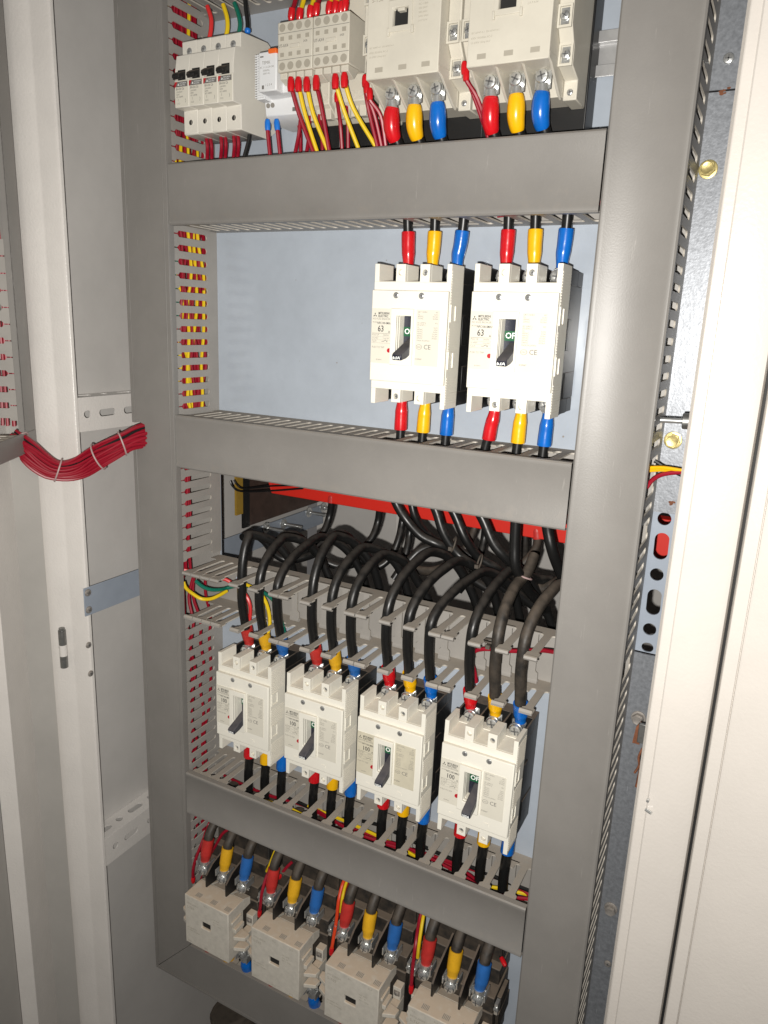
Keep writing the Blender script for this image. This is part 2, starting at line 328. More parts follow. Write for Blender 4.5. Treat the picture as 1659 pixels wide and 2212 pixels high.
# latch rod and lock on the right
lt = empty('door_latch', (.565, .02, -.113), 'grey steel latch pin with dark collar above the yellow zinc bolt', 'latch')
lo = lt.location
g = G(lo); g.cyl((.5462, .02, -.1135), (.570, .02, -.1125), .0022); g.build('pin', 'metal', lt)
g = G(lo); g.cyl((.5625, .02, -.1128), (.578, .02, -.1120), .0062, n=22); g.cyl((.569, .02, -.104), (.585, .02, -.1035), .0075, n=18); g.build('collar', 'steel', lt, bevel=.0005)
lk = empty('lock_linkage', (.567, .02, -.39), 'small rusty lock lever and rod hanging beside the lower dull bolt', 'lock')
lo = lk.location
g = G(lo); g.box(.5615, .575, .018, .021, -.3900, -.3720); g.build('lever', 'steel', lk, bevel=.0006)
g = G(lo); g.xz([(.5590, -.378), (.5625, -.372), (.5635, -.394), (.5575, -.394)], .0225, .0240); g.build('rusty_plate', 'rust', lk)
g = G(lo); g.cyl((.5695, .02, -.39), (.5665, .02, -.4330), .0016); g.tube([(.567, .018, -.394), (.565, .016, -.402), (.5662, .016, -.410), (.5635, .016, -.418)], .0010, 6); g.build('rod', 'rust', lk)
g = G(lo); g.cyl((.583, -.0530, -.395), (.583, -.056, -.395), .0011); g.cyl((.5822, -.0525, -.4045), (.5868, -.0545, -.4050), .0013); g.build('fixing_tab', 'metal', lk)
# ---------------------------------------------------------------- open door leaf at the left with its duct
d2 = Vector((.53, -.848)); n2 = Vector((.848, .53))
dl = empty('cabinet_door', (-.19, .02, -1.1), 'grey inside of the open cabinet door leaf at the far left', 'door')
do = dl.location
g = G(do)
g.strip([(-.0990, -.0465), (-.1050, -.0490), (-.1398, -.0649)], -1.35, .55, -.0015); g.build('edge_flange', 'doorin', dl)  # greyer material carries the shading of the concave flange
g = G(do); g.strip([(-.1400, -.0652), (-.1315, -.0600), (-.0997, -.1102), (-.1172, -.1211)], -1.35, .55, -.0015); g.build('stiffener', 'post', dl, bevel=.0012, seg=2)
P0 = Vector((-.1172, -.1211)); P1 = P0 + d2 * .35
g = G(do); g.strip([tuple(P0), tuple(P1)], -1.35, .55, -.0015); g.build('inner_panel', 'doorin', dl)

# ================================================================ CABLE DUCTS
PITCH = .0132; SLH = .0031
def finger(g, o, t, w_, n, c, p, w0, w1, hook=False, th=.0014, short=False):
    """one flat finger between two slots. o origin, t along duct, w_ away from plate, n outward normal, c centre along t"""
    o, t, w_, n = map(Vector, (o, t, w_, n)); h = p / 2; s = SLH; a = []
    def half(sg):
        r = []
        for k in range(4):
            q = k / 3 * math.pi / 2
            r.append((sg * (h - s * math.sin(q)), w0 + s * (1 - math.cos(q))))
        if not short: r += [(sg * (h - s), w1 - .009), (sg * (h - .0006), w1 - .0068), (sg * (h - .0006), w1)]
        else: r += [(sg * (h - s), w0 + .006), (sg * (h - s * 1.2), w0 + .0065 + .002 * (sg > 0))]
        return r
    poly = half(-1) + half(1)[::-1]
    g.prism([(c + u, v) for u, v in poly], lambda u, v, e: o + t * u + w_ * v + n * e, -th, 0)
    for q in range(1, len(poly) + 1): g.m[-q] = 1
    if hook:
        prof = [(w1 - .0005, 0), (w1 + .002, .0006), (w1 + .0038, .0000), (w1 + .0042, -.0022), (w1 + .0025, -.0042), (w1 + .0005, -.0040), (w1 + .0007, -.0030), (w1 + .0023, -.0030), (w1 + .0030, -.0018), (w1 + .0026, -.0010), (w1 + .0016, -.0008), (w1 - .0005, -.0014)]
        n0 = len(prof)
        vs = [o + t * (c + e) + w_ * u + n * v for e in (-h + .0006, h - .0006) for u, v in prof]
        g.add(vs, [tuple(range(n0))[::-1], tuple(range(n0, 2 * n0))] + [(i, (i + 1) % n0, n0 + (i + 1) % n0, n0 + i) for i in range(n0)])
def wall(g, o, t, w_, n, L0, L1, c0, skip=(), p=PITCH, w0=.016, w1=.0672, hook=False, stub=False, folded=None, cut=()):
    """slotted side wall from t=L0..L1; skip = predicate on centre"""
    o_, t_, ww, nn = map(Vector, (o, t, w_, n))
    segs = [(L0, L1)]
    for a, b in cut: segs = [q for s0, s1 in segs for q in ((s0, min(s1, a)), (max(s0, b), s1)) if q[1] - q[0] > .0005]
    for a, b in segs: g.prism([(a, 0), (b, 0), (b, w0), (a, w0)], lambda u, v, e: o_ + t_ * u + ww * v + nn * e, -.0015, 0)
    k0 = math.ceil((L0 + p / 2 - c0) / p); k1 = math.floor((L1 - p / 2 - c0) / p)
    for k in range(k0, k1 + 1):
        c = c0 + k * p
        if any(a - p / 3 < c < b + p / 3 for a, b in cut): continue
        if skip and skip(c, k):
            if stub: finger(g, o, t, w_, n, c, p, w0, w1, short=True)
            if folded:  # finger bent over into the duct, hanging against its back
                f2 = Vector(o) + Vector(w_) * (w0 - .002); finger(g, f2 - Vector(w_) * 0, t, folded, w_, c, p, .0, .050, hook=True)
            continue
        finger(g, o, t, w_, n, c, p, w0, w1, hook=hook)
def cablepos(c, k=None):
    q = round((c - .3085) / PITCH)
    return abs(c - (.3085 + q * PITCH)) < .004 and q % 7 in (0, 2, 4) and q > -15
def duct(name, label, **kw):
    return empty(name, (kw.get('x', 0), PY, kw.get('z', 0)), label, 'cable duct', 'grey slotted cable ducts')
YW = (0, -1, 0)
# tall left duct
lv = duct('cable_duct', 'tall grey slotted cable duct left of the breakers, red wire bundle entering its torn front', x=0, z=-.9); o3 = lv.location
def cover_profile(a0, a1): return [(a0 - .0008, .007), (a0 - .0008, .0012), (a0 + .0006, 0), (a0 + .0038, 0), (a0 + .0044, .0004), (a1 - .0044, .0004), (a1 - .0038, 0), (a1 - .0006, 0), (a1 + .0008, .0012), (a1 + .0008, .007), (a1, .007), (a1, .0016), (a0, .0016), (a0, .007)]
g = G(o3)
g.xz([(-.0008, -.1655), (.0030, -.1660), (.0100, -.1645), (.0180, -.1668), (.0188, -.1780), (.0180, -.1908), (.0080, -.1925), (-.0008, -.1915), (-.0008, -.9008), (.0608, -.8350), (.0608, .50), (-.0008, .50)], -.0012, .0004)
g.box(.0595, .0608, .0004, .007, -.834, .50); g.box(-.0008, .0005, .0004, .007, -.90, -.1925); g.box(-.0008, .0005, .0004, .007, -.165, .50)
g.box(.0545, .0560, -.0017, -.0012, -.829, .50); g.box(.0035, .0048, -.0017, -.0012, -.896, -.1925); g.box(.0035, .0048, -.0017, -.0012, -.165, .50)
g.build('cover', 'duct', lv, bevel=.0005)
g = G(o3); wall(g, (.06, PY, 0), (0, 0, 1), YW, (1, 0, 0), -.835, .50, .01075, p=.0135, cut=[(-.384, -.322)])
g.build('slotted_wall', ['ductside', 'ductedge'], lv)
g = G(o3); wall(g, (0, PY, 0), (0, 0, 1), YW, (-1, 0, 0), -.89, .50, .01075, p=.0135, cut=[(-.195, -.160)]); g.build('slotted_wall', ['ductside', 'ductedge'], lv)
g = G(o3); g.box(.0016, .0584, PY - .0015, PY, -.89, .5); g.build('back', 'ductside', lv)
# tall right duct
rv = duct('cable_duct', 'tall grey slotted cable duct at the right, widest in view, beside the bolted strip', x=.4874, z=-.95); o3 = rv.location
g = G(o3); g.xy(cover_profile(.4874, .5438), -1.02, .50); g.build('cover', 'duct', rv)
g = G(o3); wall(g, (.5432, PY, 0), (0, 0, 1), YW, (1, 0, 0), -1.02, .50, .0065, p=.0135, skip=lambda c, k: -.176 < c < -.150 or -.214 < c < -.202 or -.339 < c < -.330, stub=True)
g.build('slotted_wall', ['ductside', 'ductedge'], rv)
g = G(o3); wall(g, (.488, PY, 0), (0, 0, 1), YW, (-1, 0, 0), -1.02, .50, .0065, p=.0135); g.build('slotted_wall', ['ductside', 'ductedge'], rv)
g = G(o3); g.box(.4896, .5416, PY - .0015, PY, -1.02, .5); g.build('back', 'ductside', rv)
X0, X1 = .0612, .4864
def hduct(label, zb, zt, cover=True, skb=None, skt=None, x1=X1, stub=True, topside=True):
    e = duct('cable_duct', label, x=X0, z=zb); o3 = e.location
    if cover:
        g = G(o3); g.prism(cover_profile(zb, zt), lambda u, v, t: (t, v, u), X0 + .0003, x1 - .0008); g.build('cover', 'duct', e)
    g = G(o3); wall(g, (0, PY, zt), (1, 0, 0), YW, (0, 0, 1), X0, x1, .3085, skip=skt, stub=stub, folded=(0, 0, -1) if skt else None); g.build('slotted_wall', ['ductside', 'ductedge'], e)
    g = G(o3); wall(g, (0, PY, zb), (1, 0, 0), YW, (0, 0, -1), X0, x1, .3085, skip=skb); g.build('slotted_wall', ['ductside', 'ductedge'], e)
    g = G(o3); g.box(X0, x1, PY - .0015, PY - .0001, zb + .0017, zt - .0017); g.build('back', 'ductside', e)
    return e
right_c = lambda c, k: c > .30 and cablepos(c)
hduct('horizontal grey cable duct at the very top, only its slotted underside in view', .2410, .300)
hduct('horizontal grey cable duct between the contactors and the 63 A breakers', .0384, .0939, skb=right_c)
hduct('horizontal grey cable duct with closed cover below the 63 A breakers', -.2085, -.1530, skt=right_c)
hduct('dusty horizontal grey cable duct below the 100 A breakers', -.6394, -.5842, skt=lambda c, k: cablepos(c))
# the open duct
od = duct('cable_duct', 'open grey cable duct without cover, loose fingers holding thick black cables', x=X0, z=-.385); o3 = od.location
g = G(o3); wall(g, (0, PY, -.3275), (1, 0, 0), YW, (0, 0, 1), X0 - .004, X1, .3085, skip=lambda c, k: cablepos(c), hook=True, folded=(0, 0, -1), w1=.069); g.build('upper_fingers', ['ductside', 'ductedge'], od)
g = G(o3); wall(g, (0, PY, -.3835), (1, 0, 0), YW, (0, 0, -1), X0 - .004, X1, .3085, skip=lambda c, k: cablepos(c), hook=True, stub=True, w0=.022, w1=.0685); g.build('lower_fingers', ['ductside', 'ductedge'], od)
g = G(o3)
xs = [.095, .19, .285, .385, .4775]; 
for a, b in zip([X0 - .004] + [x + .02 for x in xs[:-1]], [x + .02 for x in xs[:-1]] + [X1]):
    g.ring(fxz, a, b, -.3820, -.3290, ((a + b) / 2, -.352, .0045, .0018, 'o'), PY - .0017, PY - .0002)
g.build('back', 'ductside', od)
# bottom duct, mitred into the left one
bd = duct('cable_duct', 'grey cable duct along the bottom, mitred into the left duct below the contactors', x=0, z=-.9); o3 = bd.location
g = G(o3); g.xz([(.0610, -.8355), (-.0003, -.9013), (X1, -.9013), (X1, -.8355)], -.0012, .0004); g.box(.061, X1, .0004, .006, -.8367, -.8355); g.box(.004, X1, -.0017, -.0012, -.8970, -.8960)
g.build('cover', 'duct', bd, bevel=.0005)
g = G(o3); wall(g, (0, PY, -.8367), (1, 0, 0), YW, (0, 0, 1), .061, X1, .3085); g.build('slotted_wall', ['ductside', 'ductedge'], bd)
g = G(o3); wall(g, (0, PY, -.9005), (1, 0, 0), YW, (0, 0, -1), .061, X1, .3085); g.build('slotted_wall', ['ductside', 'ductedge'], bd)
# door ducts (local frame: along n2 to plate, d2 outward)
A2 = Vector((-.0697, -.0828)); B2 = Vector((-.0839, -.0600))
dd = empty('cable_duct', (A2.x, A2.y, -.2), 'grey slotted duct on the open door, full of red wires, at the left edge', 'cable duct', 'grey slotted cable ducts'); o3 = dd.location
v3 = lambda p, z=0: Vector((p[0], p[1], z)); N3 = v3(n2); D3 = v3(d2)
g = G(o3); g.xy([tuple(A2), tuple(B2), tuple(B2 - n2 * .0016), tuple(A2 - n2 * .0016)], -.176, .55)
g.xy([tuple(A2), tuple(A2 - n2 * .007), tuple(A2 - n2 * .007 - d2 * .001), tuple(A2 - d2 * .001)], -.176, .55)
g.build('cover', 'duct', dd, bevel=.0004)
g = G(o3); base = A2 - n2 * .045 - d2 * .0012
wall(g, v3(base), (0, 0, 1), N3, D3, -.166, .55, -.0900, p=.0165, w0=.002, w1=.0385, skip=lambda c, k: c > .014); g.build('slotted_wall', ['ductside', 'ductedge'], dd)
g = G(o3); q = base - d2 * .002; g.xy([tuple(q), tuple(q + n2 * .04), tuple(q + n2 * .04 - d2 * .001), tuple(q - d2 * .001)], .012, .55); g.build('liner', 'duct', dd)
g = G(o3); E1 = A2 + d2 * .12; g.xy([tuple(B2), tuple(E1), tuple(E1 - n2 * .0016), tuple(B2 - n2 * .0016)], -.1975, -.1762); dh = g.build('end_cover', 'duct', dd)
g = G(o3); wall(g, v3(A2 - n2 * .045, -.1765), D3, N3, (0, 0, 1), .0, .12, .006, p=.0125, w0=.012, w1=.043); g.build('slotted_wall', ['ductside', 'ductedge'], dd)
# red wires inside the door duct
random.seed(5)
for i in range(9):
    p = A2 - n2 * random.uniform(.008, .042) - d2 * random.uniform(.004, .010)
    pts = [(p.x + random.gauss(0, .0012), p.y + random.gauss(0, .0012), z) for z in [-.17 + .04 * k for k in range(6)]]
    g = G(pts[0]); g.tube(pts, .0017, 7, 3); o = g.build('control_wire', 'wred', loc=pts[0]); tag(o, 'red control wire seen through the slots of the door duct', 'wire', 'red wires in the door duct')
PATHS = {
 's1': [[0.2561,0.13,-0.2296],[0.2655,0.13,-0.247],[0.2782,0.13,-0.2623],[0.2936,0.135,-0.2782],[0.3118,0.14,-0.2858],[0.3245,0.15,-0.294],[0.3442,0.17,-0.3134],[0.3716,0.19,-0.3367],[0.4027,0.2,-0.3566]],
 's2': [[0.3091,0.12,-0.2279],[0.3182,0.12,-0.2446],[0.3275,0.12,-0.2658],[0.3411,0.125,-0.2861],[0.3556,0.13,-0.2971],[0.3678,0.15,-0.3096],[0.386,0.17,-0.3278],[0.4186,0.19,-0.3564]],
 's3': [[0.3234,0.14,-0.2372],[0.3324,0.14,-0.2511],[0.3452,0.14,-0.2737],[0.3588,0.15,-0.2956],[0.3767,0.16,-0.3075],[0.3905,0.18,-0.3266],[0.4183,0.2,-0.3515]],
 's4': [[0.3662,0.11,-0.2293],[0.3754,0.11,-0.2423],[0.3882,0.11,-0.2648],[0.4008,0.115,-0.2785],[0.4118,0.13,-0.2938],[0.4215,0.15,-0.3067],[0.4357,0.17,-0.3129]],
 's5': [[0.4151,0.09,-0.2137],[0.4158,0.09,-0.2342],[0.4168,0.09,-0.2576],[0.4192,0.09,-0.2769],[0.4236,0.1,-0.2918],[0.4284,0.12,-0.3129],[0.4394,0.15,-0.3385]],
 's6': [[0.441,0.1,-0.2186],[0.4456,0.1,-0.2384],[0.4514,0.1,-0.2567],[0.4575,0.11,-0.2779],[0.465,0.12,-0.2965],[0.4777,0.13,-0.3115]],
 's7': [[0.2678,0.16,-0.2462],[0.274,0.16,-0.2646],[0.2844,0.17,-0.2848],[0.3016,0.18,-0.2975],[0.322,0.19,-0.3047],[0.3499,0.2,-0.3205],[0.3778,0.22,-0.3359]],
 'b1': [[0.1302,0.21,-0.2656],[0.1296,0.21,-0.2786],[0.1264,0.21,-0.2987],[0.1256,0.2,-0.3146],[0.1211,0.19,-0.3262],[0.1092,0.18,-0.3406],[0.0916,0.17,-0.3528]],
 'b2': [[0.201,0.21,-0.2762],[0.1989,0.21,-0.2943],[0.1981,0.2,-0.31],[0.1925,0.19,-0.3228],[0.1811,0.18,-0.3403],[0.1636,0.17,-0.3553]],
 'b3': [[0.2352,0.21,-0.271],[0.2333,0.21,-0.2887],[0.2346,0.2,-0.3073],[0.2312,0.19,-0.3264],[0.2219,0.18,-0.3396],[0.2028,0.17,-0.3476]],
 'b4': [[0.2356,0.23,-0.2856],[0.2348,0.23,-0.3072],[0.2369,0.22,-0.326],[0.2353,0.21,-0.3453],[0.2296,0.2,-0.3617]],
 'b5': [[0.3298,0.21,-0.2631],[0.3294,0.21,-0.2798],[0.3275,0.2,-0.2945],[0.3192,0.19,-0.3136],[0.2984,0.18,-0.33],[0.2683,0.18,-0.3359]],
 'b6': [[0.3354,0.23,-0.2782],[0.3351,0.23,-0.297],[0.3351,0.22,-0.3151],[0.3302,0.21,-0.3374],[0.3182,0.2,-0.3594]],
 'b7': [[0.4032,0.21,-0.2644],[0.4062,0.21,-0.2799],[0.4064,0.2,-0.2919],[0.3981,0.19,-0.3053],[0.3866,0.18,-0.3193]],
 'b8': [[0.3999,0.23,-0.2858],[0.4029,0.22,-0.3026],[0.4011,0.21,-0.3201],[0.3927,0.2,-0.3354]],
 'b9': [[0.3803,0.25,-0.2838],[0.3834,0.24,-0.3012],[0.3929,0.22,-0.3178],[0.416,0.2,-0.3273],[0.4426,0.19,-0.3158]],
 'u1': [[0.2683,0.18,-0.3359],[0.2897,0.18,-0.3334],[0.3101,0.18,-0.3227],[0.3229,0.18,-0.3069]],
 'u2': [[0.4098,0.16,-0.312],[0.4273,0.16,-0.3209],[0.4415,0.16,-0.3133],[0.4547,0.16,-0.2985]],
 'a1': [[0.0545,0.12,-0.3177],[0.0541,0.14,-0.3177],[0.0657,0.15,-0.3278],[0.0757,0.16,-0.3465],[0.0916,0.17,-0.3544],[0.1224,0.18,-0.3431],[0.1494,0.18,-0.3188]],
 'a2': [[0.0957,0.13,-0.3224],[0.1031,0.14,-0.3125],[0.1144,0.15,-0.3113],[0.1261,0.16,-0.3244],[0.1473,0.17,-0.3455],[0.1683,0.18,-0.3507],[0.1974,0.19,-0.3383]],
 'a3': [[0.139,0.13,-0.3147],[0.148,0.14,-0.3048],[0.159,0.15,-0.3037],[0.1706,0.16,-0.3181],[0.188,0.17,-0.3394],[0.2033,0.18,-0.3471]],
 'a4': [[0.1784,0.13,-0.2987],[0.1873,0.14,-0.295],[0.1951,0.15,-0.3036],[0.2035,0.16,-0.3229],[0.219,0.17,-0.3444]],
 'a5': [[0.2166,0.13,-0.3035],[0.2273,0.14,-0.3007],[0.2457,0.15,-0.3066],[0.2631,0.16,-0.3262],[0.2809,0.17,-0.3459],[0.2984,0.18,-0.3591]],
 'a6': [[0.284,0.13,-0.3074],[0.2939,0.14,-0.2954],[0.3079,0.15,-0.2954],[0.3248,0.16,-0.3111],[0.3454,0.17,-0.3295],[0.3692,0.18,-0.3441]],
 'thin1': [[-0.0235,0.2,-0.2676],[-0.0172,0.2,-0.2745],[-0.0047,0.2,-0.277],[0.0475,0.19,-0.2647],[0.093,0.18,-0.2559]],
 'thin2': [[-0.0303,0.2,-0.2703],[-0.0257,0.2,-0.2773],[-0.011,0.2,-0.2821],[0.0475,0.19,-0.2712],[0.1042,0.18,-0.2583]],
 'bundle': [[-0.0685,-0.085,-0.1913],[-0.0612,-0.08,-0.2013],[-0.0518,-0.07,-0.2133],[-0.0415,-0.058,-0.2165],[-0.029,-0.045,-0.2113],[-0.0103,-0.035,-0.1978],[0.0028,-0.020,-0.1871],[0.0095,-0.007,-0.1815],[0.0155,0.006,-0.1785],[0.026,0.022,-0.1765]],
 'wy': [[0.0572,0.01,-0.3439],[0.0606,0.01,-0.3505],[0.0731,0.008,-0.3546],[0.0836,0.01,-0.3588],[0.0889,0.02,-0.3608],[0.0928,0.03,-0.3587],[0.0951,0.04,-0.3562]],
 'wg': [[0.0735,0.012,-0.3398],[0.0813,0.015,-0.3463],[0.0892,0.02,-0.3498],[0.0947,0.03,-0.3517],[0.0969,0.04,-0.3521],[0.114,0.045,-0.3472],[0.138,0.045,-0.348],[0.1582,0.045,-0.3567],[0.1665,0.045,-0.3737],[0.1725,0.045,-0.3898],[0.1757,0.043,-0.4118]],
 'wr': [[0.0587,0.01,-0.3292],[0.0718,0.02,-0.3337],[0.0897,0.03,-0.3382],[0.0995,0.035,-0.3406],[0.1145,0.04,-0.3499],[0.1247,0.04,-0.358],[0.129,0.04,-0.3703],[0.1271,0.04,-0.3884],[0.1226,0.04,-0.409]],
 'wy2': [[0.114,0.045,-0.3442],[0.1346,0.045,-0.3487],[0.1456,0.045,-0.358],[0.1515,0.045,-0.3728],[0.1539,0.043,-0.3862],[0.1527,0.04,-0.3986]],
 'wr4': [[0.4844,0.02,-0.3263],[0.4672,0.03,-0.3326],[0.4405,0.035,-0.342],[0.4138,0.035,-0.3467],[0.4018,0.035,-0.3532],[0.4012,0.035,-0.3634],[0.4037,0.038,-0.3755],[0.4051,0.04,-0.3861]],
 'ry1': [[0.5403,0.03,-0.1539],[0.5523,0.03,-0.1523],[0.5679,0.03,-0.1529]],
 'ry2': [[0.5403,0.032,-0.1564],[0.5523,0.032,-0.1543],[0.5678,0.032,-0.1542]],
 'rr': [[0.541,0.03,-0.1702],[0.5451,0.03,-0.163],[0.5529,0.03,-0.1574],[0.568,0.03,-0.1536]],
 'rk': [[0.5418,0.05,-0.1507],[0.5524,0.05,-0.156],[0.5666,0.05,-0.1608]],
 't_r': [[0.0892,0.03,0.2366],[0.0936,0.03,0.2259],[0.0934,0.03,0.217],[0.0914,0.03,0.2096]],
 't_y': [[0.1084,0.03,0.2353],[0.1127,0.03,0.2247],[0.1135,0.03,0.2158],[0.1116,0.03,0.2084]],
 't_g': [[0.1218,0.03,0.2347],[0.1262,0.03,0.2254],[0.1284,0.03,0.2164],[0.1269,0.03,0.2091]],
 't_k': [[0.1345,0.03,0.2354],[0.1358,0.03,0.2254],[0.1372,0.03,0.2165],[0.1371,0.03,0.2085]],
 'x0': [[0.2076,0.0,0.1548],[0.2076,0.0,0.15],[0.2098,0.01,0.1283],[0.2207,0.02,0.0949],[0.2228,0.022,0.0876]],
 'x1': [[0.2141,0.002,0.1547],[0.2142,0.002,0.1499],[0.2149,0.012,0.1283],[0.2218,0.022,0.099],[0.2239,0.024,0.0917]],
 'x2': [[0.2228,0.002,0.1538],[0.2229,0.002,0.1491],[0.2237,0.012,0.1276],[0.2322,0.022,0.1015],[0.2343,0.024,0.0943]],
 'x3': [[0.2339,0.0,0.1533],[0.234,0.0,0.1487],[0.2336,0.01,0.1311],[0.2359,0.02,0.099],[0.238,0.022,0.0918]],
 'x4': [[0.2519,0.002,0.1532],[0.252,0.002,0.1486],[0.2556,0.012,0.1274],[0.2652,0.022,0.0988],[0.2674,0.024,0.0917]],
 'x5': [[0.2609,0.002,0.1534],[0.261,0.002,0.1489],[0.2647,0.012,0.129],[0.2811,0.022,0.1014],[0.2833,0.024,0.0944]],
 'y0': [[0.1977,0.03,0.1352],[0.1977,0.03,0.1314],[0.1958,0.03,0.117],[0.1887,0.035,0.1036],[0.1888,0.035,0.0984]],
 'y1': [[0.2043,0.035,0.1333],[0.2044,0.035,0.1295],[0.2038,0.035,0.1162],[0.1981,0.04,0.104],[0.1982,0.04,0.0988]],
 'y2': [[0.215,0.035,0.1337],[0.2151,0.035,0.13],[0.2179,0.035,0.1165],[0.2158,0.04,0.1043],[0.2159,0.04,0.0991]],
 'y3': [[0.2363,0.03,0.1479],[0.2364,0.03,0.1443],[0.2406,0.03,0.1231],[0.2401,0.035,0.103],[0.2403,0.035,0.0979]],
 'y4': [[0.2427,0.035,0.1499],[0.2428,0.035,0.1462],[0.2454,0.035,0.1245],[0.2435,0.04,0.1038],[0.2437,0.04,0.0987]],
 'y5': [[0.085,0.03,0.1282],[0.0849,0.03,0.1241],[0.0864,0.03,0.1137],[0.0816,0.035,0.1046],[0.0815,0.035,0.099]],
 'y6': [[0.0883,0.032,0.1284],[0.0882,0.032,0.1243],[0.0901,0.032,0.1139],[0.0857,0.037,0.1047],[0.0856,0.037,0.0991]],
 'y7': [[0.1037,0.03,0.1282],[0.1036,0.03,0.1241],[0.1044,0.03,0.1136],[0.099,0.035,0.1043],[0.0989,0.035,0.0987]],
 'y8': [[0.1073,0.032,0.1284],[0.1072,0.032,0.1243],[0.1082,0.032,0.1141],[0.1031,0.037,0.1051],[0.103,0.037,0.0996]],
 'y9': [[0.1195,0.03,0.127],[0.1195,0.03,0.123],[0.1203,0.03,0.1129],[0.1151,0.035,0.104],[0.1151,0.035,0.0985]],
 'y10': [[0.1231,0.032,0.1279],[0.123,0.032,0.1239],[0.1238,0.032,0.1137],[0.1186,0.037,0.1049],[0.1185,0.037,0.0994]],
 'y11': [[0.1848,0.045,0.1372],[0.1849,0.045,0.1334],[0.1872,0.045,0.1195],[0.1844,0.05,0.1069],[0.1845,0.05,0.1015]],
 'mk': [[0.1396,0.03,0.1242],[0.1377,0.03,0.1151],[0.1331,0.03,0.1033],[0.1312,0.03,0.0981]],
 'q0': [[0.1675,0.02,0.129],[0.1679,0.02,0.1187],[0.1665,0.025,0.1017],[0.1668,0.025,0.0964]],
 'q1': [[0.1778,0.02,0.1282],[0.1792,0.02,0.1179],[0.1781,0.025,0.1023],[0.1785,0.025,0.0971]],
 'v0': [[0.2821,0.0,0.1489],[0.2824,0.0,0.1415],[0.2816,0.008,0.1272],[0.2878,0.015,0.0986],[0.2883,0.016,0.0935]],
 'v1': [[0.2839,0.0,0.1438],[0.2841,0.0,0.1363],[0.2883,0.008,0.1203],[0.2919,0.015,0.0983],[0.2924,0.016,0.0933]],
 'v2': [[0.2872,0.0,0.1385],[0.2875,0.0,0.131],[0.2939,0.008,0.1198],[0.2959,0.015,0.0981],[0.2964,0.016,0.093]],
 'v3': [[0.3708,0.0,0.1492],[0.3713,0.0,0.1422],[0.376,0.008,0.1299],[0.3891,0.015,0.0982],[0.3898,0.016,0.0935]],
 'v4': [[0.3726,0.0,0.1444],[0.3731,0.0,0.1374],[0.3806,0.008,0.1247],[0.3913,0.015,0.0968],[0.392,0.016,0.0921]],
 'w0': [[0.2036,0.005,0.2023],[0.2043,0.005,0.2068],[0.2039,0.01,0.2165],[0.2042,0.015,0.2297]],
 'w1': [[0.2122,0.005,0.2011],[0.2129,0.005,0.2056],[0.2125,0.01,0.2154],[0.2128,0.015,0.2285]],
 'w2': [[0.2231,0.005,0.2015],[0.2237,0.005,0.2059],[0.2233,0.01,0.2156],[0.2236,0.015,0.2286]],
 'w3': [[0.2292,0.005,0.2024],[0.2298,0.005,0.2068],[0.2294,0.01,0.2164],[0.2297,0.015,0.2294]],
 'w4': [[0.242,0.005,0.2018],[0.2427,0.005,0.2062],[0.2423,0.01,0.2157],[0.2426,0.015,0.2286]],
 'w5': [[0.248,0.005,0.2015],[0.2486,0.005,0.2059],[0.2482,0.01,0.2155],[0.2485,0.015,0.2283]],
 'w6': [[0.2576,0.005,0.2014],[0.2582,0.005,0.2057],[0.2578,0.01,0.2152],[0.2581,0.015,0.228]],
 'w7': [[0.2539,0.005,0.2002],[0.2546,0.005,0.2046],[0.2542,0.01,0.2141],[0.2545,0.015,0.2268]],
 'k0': [[0.0776,0.03,-0.6581],[0.0729,0.025,-0.6685],[0.0782,0.01,-0.6761],[0.0745,0.0,-0.6982],[0.0709,-0.002,-0.7161],[0.0685,0.0,-0.7366]],
 'k0b': [[0.0929,0.04,-0.6764],[0.086,0.035,-0.6838],[0.0789,0.03,-0.7013],[0.0697,0.03,-0.7152]],
 'k1': [[0.1836,0.03,-0.664],[0.1807,0.015,-0.6735],[0.1783,0.005,-0.6843],[0.1782,-0.004,-0.7002],[0.1777,-0.006,-0.7159],[0.1757,-0.006,-0.7321]],
 'k1y': [[0.1684,0.04,-0.6714],[0.167,0.035,-0.6782],[0.1637,0.03,-0.6934],[0.1596,0.03,-0.703]],
 'k1b': [[0.1905,0.04,-0.6834],[0.1842,0.035,-0.6921],[0.1779,0.03,-0.7048]],
 'k2': [[0.2761,0.02,-0.6544],[0.2749,0.015,-0.662],[0.2769,0.005,-0.6733],[0.2779,0.0,-0.6941],[0.2778,-0.006,-0.7165],[0.2768,-0.008,-0.7337]],
 'k2y': [[0.2731,0.03,-0.6649],[0.272,0.025,-0.6763],[0.2726,0.02,-0.6869],[0.2713,0.02,-0.7023]],
 'k2b': [[0.2711,0.04,-0.675],[0.27,0.035,-0.6885],[0.2714,0.03,-0.6952]],
 'k3': [[0.3674,0.03,-0.6621],[0.3689,0.02,-0.6689],[0.3747,0.0,-0.6804],[0.3751,-0.005,-0.7068],[0.3762,-0.008,-0.7328]],
 'k3y': [[0.3701,0.03,-0.6627],[0.3725,0.02,-0.6691],[0.3746,0.01,-0.6851],[0.3739,0.01,-0.7049]],
 'k3b': [[0.3748,0.05,-0.6823],[0.372,0.045,-0.6897],[0.3715,0.04,-0.7039]],
 'k4b': [[0.446,0.05,-0.6913],[0.4561,0.04,-0.6892],[0.4621,0.035,-0.6913]],
}
